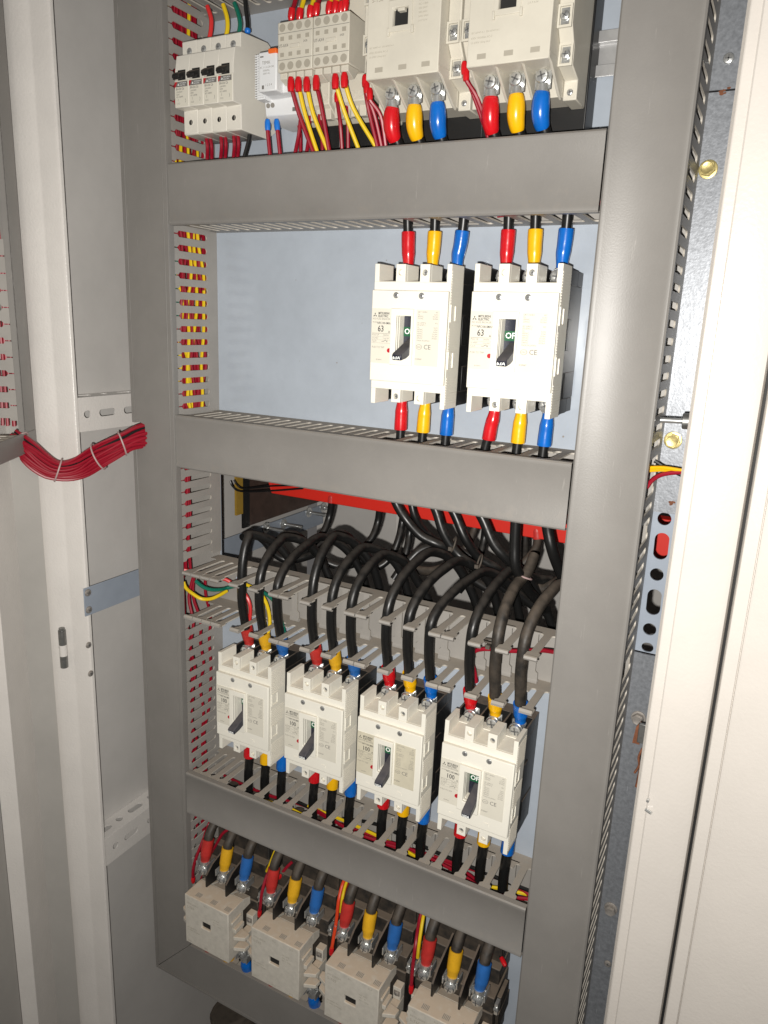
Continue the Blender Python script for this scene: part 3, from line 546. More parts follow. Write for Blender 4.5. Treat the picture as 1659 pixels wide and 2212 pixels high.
# ================================================================ BREAKERS
def breaker(kind, dirty):
    e = empty('circuit_breaker', (0, PY, 0)); off = (0, PY, 0)
    cm = 'cream'
    def ng(): return G(off)
    # black base
    g = ng(); g.box(-.0355, .0355, .030, PY, -.0465, .0465); g.box(-.0355, .0355, .056, PY - .0002, .0467, .0585); g.box(-.0355, .0355, .056, PY - .0002, -.0585, -.0467)
    for x in (-.0346, -.0118, .0118, .0346):
        for z0, z1 in ((.0466, .0590), (-.0590, -.0466)): g.box(x - .0009, x + .0009, .0302, .0558, z0, z1)
    g.box(.0355, .0362, .040, .070, -.046, -.024); g.box(.0355, .0362, .034, .046, -.006, .020)
    g.build('base', 'black', e, bevel=.0005)
    # cream housing
    g = ng(); g.ring(fxz, -.0365, .0365, -.0462, .0462, (-.003, .0018, .0072, .0160, 'r'), .003, .030)
    for sg in (1, -1):
        def zz(a, b): return (a * sg, b * sg) if sg > 0 else (b * sg, a * sg)
        for x0, x1 in ((-.0365, -.0322), (.0322, .0365)): g.box(x0, x1, .0032, .0298, *zz(.0460, .0610 if sg > 0 else .0600))
        for xc in (-.0114, .0116): g.ring(fxz, xc - .0045, xc + .0045, *zz(.0460, .0608 if sg > 0 else .0575), (xc, .0540 * sg if sg > 0 else -.0522, .0025, .0025, 'o'), .0035, .0075, n=14); g.box(xc - .0045, xc + .0045, .0076, .0298, *zz(.0460, .0606 if sg > 0 else .0573))
    g.build('housing', cm, e, bevel=.0007)
    g = ng()
    for z0, z1 in ((.030, .058), (-.056, -.030), (-.010, .012)):
        n = int((z1 - z0) / .0022)
        for k in range(n): g.box(.0365, .0369, .0045, .0285, z0 + k * .0022, z0 + k * .0022 + .0011)
    for z0, z1 in ((.014, .0285), (-.0095 - .016, -.0105)): g.ring(fyz, .0045, .016, z0, z1, (.010, (z0 + z1) / 2, .0045, (z1 - z0) / 2 - .0012, 'r'), .0365, .0373)
    g.build('side_ribs', cm, e)
    # front cover with real opening for the toggle
    g = ng(); g.ring(fxz, -.0363, .0363, -.0392, .0390, (-.003, .0018, .0072, .0160, 'r'), -.0012, .0029)
    cv = g.build('front_cover', cm, e, bevel=.0008)
    g = ng(); g.box(-.0060 + .002, .0045, -.00145, -.0012, -.0330, -.0290) if False else None
    g.box(-.0240, -.0190, -.0015, -.0012, -.0330, -.0324); g.box(.0120, .0170, -.0016, -.0012, -.0338, -.0305)
    g.build('moulded_mark', cm, cv)
    for x in (-.0125, .0118):
        g = ng(); g.lathe((x, -.0013, .0348), (0, -1, 0), [(.0027, 0), (.0027, .0002), (.0024, .0003)], 16); screw(g, (x, -.0014, .0348), (0, -1, 0), .0021, .0005); g.build('screw', SC, cv)
    # toggle surround
    g = ng(); g.ring(fxz, -.0155, .0060, -.0242, .0238, (-.003, .0018, .0072, .0160, 'r'), -.0042, -.0013)
    g.build('toggle_surround', cm, e, bevel=.0005)
    # well walls and flag
    g = ng(); g.box(-.0118, .0060, .0301, .0290 + .0005, -.0150, .0185); 
    g = ng(); g.box(-.0102, .0042, .0120, .0130, -.0142, .0178); g.build('toggle_well', 'lever', e)
    g = ng(); g.box(-.0096, .0037, .0105, .0118, .0005, .0085); fl_ = g.build('off_flag', 'green', e)
    g = ng(); g.text('OFF', -.0088, .0045, .01035, .0066, 'LEFT', .02); g.build('lettering', 'wink', fl_)
    g = ng(); g.yz([(.0115, -.0005), (.0115, -.0095), (-.0100, -.0178), (-.0190, -.0192), (-.0200, -.0150), (-.0188, -.0133), (-.0070, -.0085)], -.0048, .0042)
    lv_ = g.build('toggle_lever', 'lever', e, bevel=.0008)
    # dusty lever carries its current on the tip
    T = Matrix.Translation(Vector((-.0003, -.01975, -.0169))) @ Matrix.Rotation(R(-13), 4, 'X')
    g = ng(); g.T = T; g.text(kind + 'A', 0, 0, -.0003, .0043 if kind == '63' else .0036, 'CENTER', .02); g.build('lettering', 'wink', lv_)
    g = ng(); g.cyl((-.0170, -.0012, -.0121), (-.0170, -.0026, -.0121), .0019, n=16); g.build('trip_button', 'trip', e)
    # name plates
    g = ng(); g.box(-.0356, -.0158, -.0016, -.0011, -.0235, .0235); np1 = g.build('name_plate', 'creamlab', e)
    y = -.00175
    g = ng(); g.text('MITSUBISHI', -.0290, .0193, y, .0027, 'LEFT', .02, .80); g.text('ELECTRIC', -.0290, .0169, y, .0027, 'LEFT', .02, .84)
    cx, cz, q = -.0322, .0176, .0021
    for a in (90, 210, 330):
        ax = Vector((math.cos(R(a)), 0, math.sin(R(a)))) * q; bx = Vector((math.cos(R(a + 60)), 0, math.sin(R(a + 60)))) * q; dx = Vector((math.cos(R(a - 60)), 0, math.sin(R(a - 60)))) * q
        c0 = Vector((cx, y, cz)) + ax * .05; pts = [c0, c0 + (ax + dx * 1) * .5, c0 + ax * 1.0 + ax * .0 , c0 + (ax + bx) * .5]
        pts = [c0, c0 + dx * .55 + ax * .42 * .1, c0 + ax * 1.12, c0 + bx * .55]
        pts = [c0, c0 + ax * .35 + dx * .30, c0 + ax, c0 + ax * .35 + bx * .30]
        g.add(pts, [(0, 1, 2, 3)])
    g.text(kind, -.0292, .0060, y - .0001, .0074 if kind == '63' else .0068, 'LEFT', .008, .85); g.text('A', -.0187, .0037, y, .0028)
    g.text('NFC100-SMXA', -.0297, .0110, y, .0026, 'LEFT', .01, .85)
    g.add([(-.0250, y, -.0044), (-.0228, y, -.0044), (-.0228, y, -.0047), (-.0250, y, -.0047)], [(0, 1, 2, 3)]); g.add([(-.0232, y, -.0044), (-.0205, y, -.0032), (-.0204, y, -.0035), (-.0231, y, -.0047)], [(0, 1, 2, 3)]); g.text('x', -.0204, -.0042, y, .003)
    g.build('lettering', 'dgrey' if False else 'ink', np1)
    g = ng()
    for t, x, z, s_ in (('NO-FUSE BREAKER', -.0345, .0145, .0024), ('MODEL', -.0345, .0116, .0018), ('POLE 3P', -.0345, .0008, .0022), ('50/60Hz', -.0235, .0008, .0019), ('Ui 690V', -.0345, -.0020, .0022), ('Uimp 8kV', -.0235, -.0020, .0018), ('Cat.A', -.0345, -.0046, .0022), ('PUSH TO TRIP', -.0345, -.0098, .0023), ('BH000001', -.0300, -.0205, .0016)):
        g.text(t, x, z, y, s_, 'LEFT', .0, .85)
    for z in (.0023, -.0006, -.0033, -.0060): g.add([(-.0348, y, z), (-.0165, y, z), (-.0165, y, z - .00015), (-.0348, y, z - .00015)], [(0, 1, 2, 3)])
    g.add([(-.0348, y, .0023), (-.0165, y, .0023), (-.0165, y, .0021), (-.0348, y, .0021)], [(0, 1, 2, 3)])
    g.build('fine_print', 'grey', np1)
    g = ng(); g.box(.0078, .0299, -.0016, -.0011, -.0235, .0235); np2 = g.build('rating_plate', 'creamlab', e)
    g = ng(); z = .0215; R_ = random.Random(4)
    for i, (a, b) in enumerate((('GB/T 14048.2', '40C'), ('Ue', 'Icu/Ics'), ('400VAC', '30/15kA'), ('230VAC', '50/25kA'), ('', ''), ('IEC 60947-2', '40C'), ('EN 60947-2', ''), ('Ue', 'Icu/Ics'), ('690VAC', '5/3kA'), ('500VAC', '10/5kA'), ('440VAC', '25/13kA'), ('400VAC', '30/15kA'), ('230VAC', '50/25kA'))):
        if a: g.text(a, .0092, z, y, .0019, 'LEFT', 0, .85)
        if b: g.text(b, .0286, z, y, .0018, 'RIGHT', 0, .85)
        z -= .00180
    g.text('MADE IN JAPAN', .0092, -.0022, y, .0017); 
    g.build('fine_print', 'grey', np2)
    g = ng(); g.text('CE', .0162, -.0076, y, .0056, 'LEFT', .0, 1.0); g.text('0123567', .0085, -.0180, y, .0018, 'LEFT', .01)
    for k in range(20):
        a, b = k / 20 * 2 * math.pi, (k + 1) / 20 * 2 * math.pi
        g.add([(.0118 + r * 1.1 * math.cos(t), y, -.0076 + r * .82 * math.sin(t)) for t, r in ((a, .0026), (b, .0026), (b, .0023), (a, .0023))], [(0, 1, 2, 3)])
    g.text('ccc', .0118, -.0075, y, .0027, 'CENTER')
    g.build('lettering', 'dgrey', np2)
    # post screws / plugs
    for xc, z in ((.0116, .0540), (-.0114, -.0522)):
        g = ng(); screw(g, (xc, .0062, z), (0, -1, 0), .0023, .0012); g.build('post_screw', SC, e)
    # terminals
    for z in (.0530, -.0525):
        for x in (-.0235, 0, .0235):
            g = ng(); g.box(x - .0065, x + .0065, .0440, .0458, z - .0060, z + .0060); g.cyl((x, .0440, z), (x, .0370, z), .0062, n=20); g.cyl((x, .0370, z), (x, .0360, z), .0067, n=20); screw(g, (x, .0360, z), (0, -1, 0), .0062, .0042)
            g.build('terminal_screw', SC, e)
    g = ng()
    for x in (-.0235, 0, .0235): g.box(x - .0107, x + .0107, .0302, .0430, .0466, .0476); g.box(x - .0107, x + .0107, .0045, .0300, .0464, .0468)
    g.build('terminal_ledge', cm, e, bevel=.0003)
    return e
spots = [('63', .333, -.0595, 'cream 63 A circuit breaker, left of the two in the upper bay'), ('63', .4265, -.0595, 'cream 63 A circuit breaker next to the right duct in the upper bay'),
         ('100', .1485, -.4750, 'dusty cream 100 A breaker beside the slots of the left duct, leftmost of four'), ('100', .2425, -.4750, 'dusty cream 100 A breaker, second from the left duct in the row of four'),
         ('100', .3330, -.4750, 'dusty cream 100 A breaker, third from the left duct, its plates yellowed'), ('100', .4260, -.4750, 'dusty cream 100 A breaker beside the right duct, rightmost and lowest in view of four')]
proto = {}
for kind, x, z, lab in spots:
    if kind not in proto: proto[kind] = o = breaker(kind, kind == '100')
    else: o = copy_tree(proto[kind])
    o.location = (x, PY, z); o.rotation_euler = (R(random.uniform(-.4, .4)), R(random.uniform(-.55, .55)), 0)
    if 'yellowed' in lab:
        for ch in o.children:
            if ch.name.startswith(('name_plate', 'rating_plate')): ch.material_slots[0].link = 'OBJECT'; ch.material_slots[0].material = M['oldlab']
    tag(o, lab, 'circuit breaker', 'moulded case circuit breakers')
# ================================================================ POWER CABLES
def cable(pts, r, label, group, sleeve=None, scol='red', smat=None, m='cable', cat='power cable', lug=None, k=6, extra=None):
    """root mesh = jacket; children sleeve, lug. sleeve: list of points, radius .. drawn as bulging tube"""
    p0 = Vector(pts[0]); g = G(p0); g.tube(pts, r, 12, k); o = g.build('power_cable', m, loc=p0); tag(o, label, cat, group)
    if sleeve:
        sp, rs = sleeve
        g = G(p0); g.tube(sp, lambda t: rs * (.80 + .24 * min(1, max(0, (t - .18) * 4)) + .02 * math.sin(t * 9)), 16, 6); g.build('sleeve', smat or scol, o)
    if lug:
        a, b, wd = lug; a = Vector(a); b = Vector(b); g = G(p0)
        g.cyl(a, b, wd * .5, wd * .62, 12); g.build('cable_lug', 'metal', o)
    return o
cols = ('red', 'yellow', 'blue'); DX = (-.0245, 0, .0240)
dn = {.333: 'left 63 A breaker', .4265: 'right 63 A breaker'}
random.seed(21)
for cx in (.333, .4265):
    for c, dx in zip(cols, DX):
        x = cx + dx; yb = .043
        j = random.uniform(-.001, .001) + (.0015 if c == 'blue' and cx < .4 else 0)
        cable([(x + j, yb, .0195), (x + j * 2, yb - .001, .034), (x + j * 2.5, yb - .002, .050), (x + j * 2, yb, .075)], .0043, 'black cable with %s sleeve on top of the %s' % (c, dn[cx]), 'cables on top of the 63 A breakers',
              ([(x, yb + .001, -.0010), (x, yb, .010), (x + j, yb, .020), (x + j * 1.6, yb, .0315)], .0060), c, lug=((x, yb + .001, -.007), (x, yb + .001, .001), .009))
        j = {-.0245: -.002 if cx > .4 else .0005}.get(dx, 0) - .0005
        cable([(x + j, yb, -.138), (x + j * 2, yb, -.148), (x + j * 3, yb, -.165), (x + j * 3, yb, -.195)], .0043, 'black cable with %s sleeve below the %s' % (c, dn[cx]), 'cables below the 63 A breakers',
              ([(x, yb + .001, -.1175), (x + j * .3, yb, -.127), (x + j, yb, -.136), (x + j * 1.5, yb, -.1475)], .0060), c, lug=((x, yb + .001, -.113), (x, yb + .001, -.119), .009))
rows = [(.1485, 'leftmost 100 A breaker'), (.2425, 'second 100 A breaker from left'), (.3330, 'third 100 A breaker from left'), (.4260, 'rightmost 100 A breaker')]
# crest of each loop (x, y, z) and how it ends behind the plate
crest = [[(.1215, .052, -.2870), (.1445, .088, -.2945), (.170, .120, -.2975)], [(.2140, .084, -.2800), (.2440, .096, -.2910), (.2690, .096, -.2945)],
         [(.3180, .112, -.2870), (.3480, .118, -.2930), (.3750, .125, -.3020)], [(.4060, .118, -.2930), (.4240, .092, -.2930), (.4640, .098, -.2900)]]
tails = [(.024, .026, -.010), (.050, .044, -.034), (.068, .058, -.075), (.078, .066, -.130)]
for (cx, nm), cr in zip(rows, crest):
    for q, (c, dx) in enumerate(zip(cols, DX)):
        x = cx + dx + (.0 if cx < .4 else .0015 * (q - 1)); px, py, pz = cr[q]
        zb = -.338; P = [(x, .040, -.404), (x, .036, -.385), (x - .0005, .032, -.362)]
        for th in (0, 18, 36, 54, 72, 90): P.append((x + (px - x) * (1 - math.cos(R(th))), .031 + (py - .031) * (1 - math.cos(R(th))), zb + (pz - zb) * math.sin(R(th))))
        if cx > .4 and q == 1: P += [(px + .004, py + .014, pz + .008), (px + .004, py + .03, pz + .02)]
        elif cx > .4 and q == 2: P += [(px + .02, py + .02, pz - .003), (px + .05, py + .05, pz - .03)]
        else: P += [(px + a * .55 * random.uniform(.85, 1.1), py + b * .8, pz + c_ * random.uniform(.9, 1.15)) for a, b, c_ in tails]
        dusty = cx > .4 and q >= 1
        sd = {'red': 'dred', 'yellow': 'dyellow', 'blue': 'dblue'}[c]
        cable(P, .0051 if not dusty else .0056, '%sblack cable looping up from the %s sleeve of the %s' % ('dusty ' if dusty else '', c, nm), 'thick cables looping above the 100 A breakers',
              ([(x, .044, -.4165), (x, .043, -.410), (x, .041, -.403), (x, .0385, -.3945)], .0068), c, smat=c if cx > .3 else sd, lug=((x, .045, -.428), (x, .044, -.418), .010), k=7, m='dcable' if dusty else 'cable')
        # lower side
        yb = .044
        cable([(x, yb, -.552), (x - .001, yb, -.570), (x - .002, yb - .001, -.595), (x - .002, yb + .002, -.632)], .0052, 'black cable with %s sleeve below the %s' % (c, nm), 'cables below the 100 A breakers',
              ([(x, yb, -.531), (x, yb, -.542), (x - .0005, yb, -.552), (x - .001, yb, -.5645)], .0066), c, lug=((x, yb, -.527), (x, yb, -.533), .009))
# cables and busbars behind the opening
bb = empty('busbar', (.25, .225, -.28), 'long bar in bright red sleeving behind the opening in the plate', 'busbar')
g = G(bb.location); g.box(.036, .64, .205, .222, -.2790, -.2350); g.xz([(.030, -.262), (.036, -.279), (.036, -.235)], .205, .222); g.build('red_sleeving', 'busred', bb, bevel=.001)
g = G(bb.location); g.box(.64, .66, .208, .219, -.276, -.238); g.build('bar', 'dmetal', bb)
ib = empty('insulating_board', (.03, .38, -.35), 'dark brown board with ochre strip above the slanting bracket behind the plate', 'board'); o3 = ib.location
g = G(o3); g.box(-.0515, -.0505, .266, .470, -.353, -.16); g.build('brown_board', 'brown', ib)
g = G(o3); g.box(-.0515, -.0480, .2505, .2655, -.353, -.16); g.build('black_post', 'black', ib)
g = G(o3); g.box(-.0515, -.0480, .235, .2500, -.3300, -.16); g.build('ochre_strip', 'insul', ib)
for i, (nm, r, lab) in enumerate([('s1', .0052, 'leftmost'), ('s2', .0053, 'second'), ('s3', .0053, 'third'), ('s4', .0055, 'fourth'), ('s5', .0054, 'nearly vertical'), ('s6', .0056, 'rightmost'), ('s7', .0046, 'hindmost')]):
    cable(PATHS[nm], r, 'black cable coming down over the red busbar, %s of those' % lab, 'black cables descending in front of the busbar', m='cable')
drops = {'b1': 'at the left end of the red busbar, red sleeve on top', 'b2': 'hanging below the busbar left of the tied pair', 'b3': 'curving left below the busbar near the tied pair', 'b4': 'thin looking, behind the one that curves left', 'b5': 'swinging left low under the busbar middle', 'b6': 'dropping behind the busbar middle', 'b7': 'near the right duct, red sleeve on top', 'b8': 'behind the right sleeved drop', 'b9': 'curving right below the busbar'}
for i, (nm, lab) in enumerate(drops.items()):
    P = PATHS[nm]; cable(P, .0047, 'black cable ' + lab, 'black cables dropping from the busbar', sleeve=([P[0], [(a + b) / 2 for a, b in zip(P[0], P[1])], P[1]], .0058) if nm in ('b1', 'b7') else None, scol='dred', m='dcable' if nm in ('b5', 'b7', 'b8') else 'cable')
for i, nm in enumerate(('a1', 'a2', 'a4', 'a6')):
    cable(PATHS[nm], .0050, 'black cable arch behind the front loops, number %s from the left in the shadow' % ('one', 'two', 'three', 'four')[i], 'shadowed cable arches behind the plate opening')
cable(PATHS['u1'], .0055, 'black cable sagging between the tied loops behind the opening', 'shadowed cable arches behind the plate opening', m='dcable')
cable(PATHS['u2'], .0058, 'dusty black cable sagging beside the right duct behind the opening', 'shadowed cable arches behind the plate opening', m='dcable')
random.seed(9)
for i in range(0):
    y0 = .16 + .012 * i; x0 = .10 + .03 * i
    P = [(x0 + t * (.42 - x0) * 1.05, y0 + .02 * math.sin(3 * t + i), -.335 - .012 * (i % 3) + .015 * math.sin(t * 5 + i)) for t in (0, .25, .5, .75, 1)]
    cable(P, .0056, 'black cable lying low behind the lower edge of the plate opening', 'black cables lying at the bottom of the opening')
for nm, l in (('thin1', 'upper'), ('thin2', 'lower')):
    P = PATHS[nm]; g = G(P[0]); g.tube(P, .0012, 6); tag(g.build('thin_wire', 'wblk', loc=P[0]), 'thin black wire in front of the ochre strip, %s of two' % l, 'wire')
# ties on the loops
for (x, y, z, lab, m, rr, ax) in ((.3390, .122, -.277, 'dark cable tie round the tall loop crest', 'dtie', .0085, (1, .5, -.3)), (.3690, .125, -.292, 'dark cable tie round the next loop to the right', 'dtie', .0085, (1, .5, -.3)), (.4260, .100, -.290, 'pale cable tie round the dusty upright cable', 'tie', .0080, (.2, .3, 1)), (.4180, .036, -.338, 'twisted dark tie on the dusty cable at the open duct', 'dtie', .0078, (0, .2, 1))):
    d = Vector(ax).normalized(); u = d.orthogonal().normalized(); w_ = d.cross(u); g = G((x, y, z))
    g.tube([Vector((x, y, z)) + (u * math.cos(a) + w_ * math.sin(a)) * rr for a in [k * math.pi / 6 for k in range(12)]], .0009, 6, 2, closed=True)
    c = Vector((x, y - rr, z - .002)); g.box(c.x - .002, c.x + .002, c.y - .001, c.y + .002, c.z - .003, c.z + .001)
    tag(g.build('cable_tie', m, loc=(x, y, z)), lab, 'cable tie')
# ================================================================ UPPER ROW: miniature breakers, timer, relays, contactors
dr = empty('din_rail', (.06, .066, .165), 'shiny zinc mounting rail behind the contactors, end showing beside the right duct', 'mounting rail')
g = G(dr.location); g.yz([(.0725, .1555), (.0725, .1745), (.0670, .1745), (.0670, .1815), (.0655, .1815), (.0655, .1730), (.0710, .1730), (.0710, .1570), (.0655, .1570), (.0655, .1484), (.0670, .1484), (.0670, .1555)], .062, .486)
g.build('rail', 'rail', dr, bevel=.0002)
def mcb():
    off = (0, 0, 0); e = empty('miniature_circuit_breaker', (0, 0, 0)); ng = lambda: G((0, PY, 0)); w_ = .0087
    g = ng(); prof = [(.066, .1300), (.066, .2000), (.052, .2060), (.013, .2030), (.0118, .2020), (.0118, .1905), (.0035, .1880), (.0008, .1740), (.0008, .1660), (-.0000, .1655), (-.0000, .1425), (.0118, .1425), (.0118, .1222), (.013, .1212), (.052, .1212)]
    g.yz(prof, -w_, w_); g.build('case', 'mcb', e, bevel=.0006)
    g = ng(); g.box(-.0045, .0045, .0002, .0012, .1660, .1745); s_ = g.build('lever_slot', 'clear', e)
    g = ng(); g.yz([(.001, .1735), (.001, .1690), (-.0065, .1650), (-.0085, .1665), (-.0078, .1690), (-.004, .1715)], -.0044, .0044); g.box(-.0055, .0055, -.0060, -.0045, .1650, .1668); g.build('toggle_lever', 'black', e, bevel=.0005)
    for z in (.1935, .1320):
        g = ng()
        if z > .15: g.lathe((0, .0119, z), (0, -1, 0), [(.0032, 0), (.0032, .0002), (.0028, .0003)], 16); screw(g, (0, .0117, z), (0, -1, 0), .0025, .0006)
        else:
            g.lathe((0, .0119, z), (0, -1, 0), [(.0030, 0), (.0029, .0004), (.0024, .0004), (.0023, .0001)], 16); g.mi = 1; g.box(.0002, .0012, .0114, .0116, z - .0017, z + .0017); g.mi = 0
        g.build('terminal_screw', ['metal', 'recess'] if z > .15 else ['mcb', 'grey'], e)
    g = ng(); g.box(-.0082, .0082, -.0003, .0002, .1435, .1655); lb = g.build('name_plate', 'creamlab', e); y = -.0005
    g = ng(); g.add([(-.0080, y, .1600), (.0076, y, .1600), (.0076, y, .1645), (-.0080, y, .1645)], [(0, 1, 2, 3)]); g.build('brand_band', 'dgrey', lb)
    g = ng(); y -= .0001; g.add([(-.0080, y, .1645), (-.0045, y, .1645), (-.0070, y, .1600), (-.0080, y, .1600)], [(0, 1, 2, 3)]); g.build('red_flash', 'rink', lb)
    g = ng(); g.text('MITSUBISHI', -.0018, .1630, y, .0016); g.text('ELECTRIC', -.0018, .1613, y, .0016)
    for a in (90, 210, 330):
        ax = Vector((math.cos(R(a)), 0, math.sin(R(a)))) * .0011; px = Vector((-ax.z, 0, ax.x)) * .55; c0 = Vector((-.0034, y, .1619)); g.add([c0, c0 + ax * .5 + px, c0 + ax, c0 + ax * .5 - px], [(0, 1, 2, 3)])
    g.build('brand_lettering', 'wink', lb)
    g = ng(); g.text('BH-D6 C6', -.0065, .1582, y, .0027, 'LEFT', .01, .85)
    for k, t in enumerate(('230/400V', '6000', 'IEC 60898')): g.text(t, -.0062, .1556 - k * .0021, y, .0019)
    g.text('I', -.0045, .1488, y, .003); g.text('CCC', -.0060, .1458, y, .0019); g.text('}', .0045, .1480, y, .0035)
    g.build('fine_print', 'dgrey', lb)
    return e
m0 = None
for i, lab in enumerate(('leftmost single pole miniature breaker against the left duct slots', 'second miniature breaker from the left duct', 'third miniature breaker from the left duct', 'rightmost miniature breaker, black wire on top, beside the timer')):
    o = mcb() if m0 is None else copy_tree(m0); m0 = m0 or o
    o.location = (.0821 + i * .01755, PY, 0); tag(o, 'cream ' + lab + ', lever down', 'miniature breaker', 'miniature circuit breakers')
# the wires on them
def wire(name_key, r, m, label, group=None, ferr=None, cat='wire', ferr_m=None, fr=None, end=0):
    P = PATHS[name_key] if isinstance(name_key, str) else name_key
    g = G(P[0]); g.tube(P, r, 8, 5); o = g.build('control_wire', m, loc=P[0]); tag(o, label, cat, group)
    if ferr_m:
        a, b = (Vector(P[0]), Vector(P[1])) if end == 0 else (Vector(P[-1]), Vector(P[-2]))
        d = (b - a).normalized(); g = G(P[0]); L_ = ferr or .008; rr = fr or r * 1.35
        g.lathe(a - d * .001, d, [(rr * .7, 0), (rr, L_ * .25), (rr * 1.05, L_ * .7), (rr * .9, L_), (r, L_ * 1.02)], 12); g.build('ferrule_boot', ferr_m, o)
    return o
for k, m, c in (('t_r', 'wscar', 'red'), ('t_y', 'wyel', 'yellow'), ('t_g', 'wgrn', 'green'), ('t_k', 'wblk', 'black')):
    wire(k, .0021, m, '%s wire dropping from the top duct into a miniature breaker' % c, 'wires on top of the miniature breakers', ferr_m='bluef' if c == 'black' else None, ferr=.004, end=1)
# timer / monitor module
tm = empty('timer_module', (.185, PY, .12), 'white plug in timer module with orange tab between the small breakers and the relays', 'timer'); o3 = tm.location
g = G(o3); g.yz([(.066, .1290), (.066, .1800), (.045, .1830), (.010, .1795), (.010, .1475), (.020, .1460), (.022, .1330), (.030, .1285)], .1640, .2000); g.build('socket', 'white', tm, bevel=.0008)
g = G(o3); g.box(.1722, .1920, .0000, .035, .1470, .1790); g.build('module', 'white', tm, bevel=.0012)
g = G(o3)
for k in range(18): g.box(.1620, .1715, .0085, .0105, .1452 + k * .0020, .1462 + k * .0020)
g.box(.1635, .1720, .0098, .03, .1440, .1810); g.build('vent_ribs', 'white', tm)
g = G(o3); g.box(.1840, .1925, -.0015, .006, .1765, .1802); g.build('release_tab', 'orange', tm, bevel=.0006)
g = G(o3); y = -.0002; g.text('TEMIK', .1765, .1698, y, .0036, 'LEFT', .0, .9); g.text('AC 1-1.5-220-240', .1740, .1663, y, .0021); g.text('50/60Hz', .1775, .1637, y, .0021); g.text('250V AC', .1775, .1612, y, .0021); g.text('1 2 3 4', .1800, .1520, y, .0026)
g.build('fine_print', 'grey', tm)
g = G(o3); g.box(.1765, .1785, -.0004, .0002, .1490, .1520); g.box(.1945, .1990, .0212, .0222, .1350, .1390); g.box(.1745, .1780, -.0003, .0002, .1744, .1754); g.build('window', 'dgrey', tm)
for x in (.1680, .1730):
    g = G(o3); g.lathe((x, .0206, .1415), (0, -1, -.1), [(.0021, 0), (.0021, .0006), (0, .0007)], 14); g.build('terminal_screw', 'grey', tm)
for k, c in (('q0', 'left'), ('q1', 'right')): wire(k, .0019, 'wred', 'crimson wire with blue ferrule under the timer module, %s of two' % c, 'wires under the timer', ferr_m='bluef', ferr=.0095, fr=.0027)
# relays with front contact blocks
def relay():
    e = empty('control_relay', (0, 0, 0)); ng = lambda: G((0, PY, 0)); w_ = .0179
    g = ng(); g.yz([(.066, .125), (.066, .235), (.048, .235), (.030, .222), (.030, .1405), (.036, .1365), (.048, .128)], -w_ + .001, w_ - .001); g.build('body', 'beige', e, bevel=.0008)
    g = ng(); g.box(-w_, w_, .0, .028, .1605, .1995); fb = g.build('contact_block', 'beige', e, bevel=.0007)
    for z in (.1700, .1905): g = ng(); g.box(-w_ + .0002, w_ - .0002, -.0002, .0004, z - .0002, z + .0002); g.build('groove', 'grey', fb)
    for z in (.1650, .1950):
        for k in range(4):
            x = -.0131 + k * .0087; g = ng(); g.lathe((x, .0002, z), (0, -1, 0), [(.0032, 0), (.0032, .0003)], 18); g.build('terminal_hole', 'fade', fb)  # flat darker disc paints the shading of each hole
    g = ng()
    for z in (.1865, .1740):
        for k in range(4): g.box(-.0150 + k * .0087, -.0113 + k * .0087, -.0003, .0001, z - .0016, z + .0016)
    g.build('number_mark', 'fade', fb)
    g = ng(); g.text('UT-AX4', -.0168, .1808, -.0004, .0034, 'LEFT', .02, .85); g.text('2A2B', .0090, .1822, -.0004, .0022, 'LEFT', .02, .85); g.build('lettering', 'grey', fb)
    g = ng(); g.box(-.0045, .0050, -.0010, .0002, .1785, .1815); g.build('slider', 'beige', fb, bevel=.0004)
    for k in range(4):
        x = -.0131 + k * .0087; g = ng(); g.yz([(.002, .1604), (.002, .1555), (.012, .1515), (.020, .1604)], x - .0036, x + .0036); g.build('wire_guide', 'beige', fb, bevel=.0004)
    for k in range(4):
        x = -.0131 + k * .0087; g = ng(); g.lathe((x, .0300, .1460), (0, -1, 0), [(.0031, 0), (.0031, .0006), (.0025, .0006), (.0025, .0002)], 16); g.build('terminal_hole', 'beige', e)
        g = ng(); g.box(x - .0034, x + .0034, .0345, .042, .1290, .1385); g.build('wire_guide', 'beige', e, bevel=.0004)
    g = ng(); g.box(-w_ + .001, w_ - .001, .050, .0725, .1080, .1275); g.build('coil_base', 'black', e, bevel=.0006)
    return e
r0 = relay(); r0.location = (.2113, PY, 0); tag(r0, 'cream control relay with contact block on front, beside the white timer module', 'relay', 'control relays')
r1 = copy_tree(r0); r1.location = (.2479, PY, 0); tag(r1, 'cream control relay with contact block on front, beside the left upper contactor', 'relay', 'control relays')
for i, (m, c, w_) in enumerate((('wred', 'crimson', 'leftmost'), ('wyel', 'yellow', 'left'), ('wyel', 'yellow', 'middle'), ('wred', 'crimson', 'middle'), ('wyel', 'yellow', 'right'), ('wyel', 'yellow', 'rightmost'))):
    wire('x%d' % i, .0019, m, '%s wire with red ferrule, %s one of its colour under the relay blocks' % (c, w_), 'wires under the relays', ferr_m='red', ferr=.0115, fr=.0031)
for i in range(12):
    k = 'y%d' % i; lab = 'crimson wire behind the front ones below the relays' if i < 5 or i == 11 else 'crimson wire of a pair under the miniature breakers'
    wire(k, .0018, 'wred', lab, 'crimson wires into the upper duct: ' + ('below the relays' if i < 5 or i == 11 else 'under the miniature breakers'), ferr_m='red' if i in (3, 4) else None)
wire('mk', .0021, 'wblk', 'black wire under the rightmost miniature breaker', 'wires under the miniature breakers')
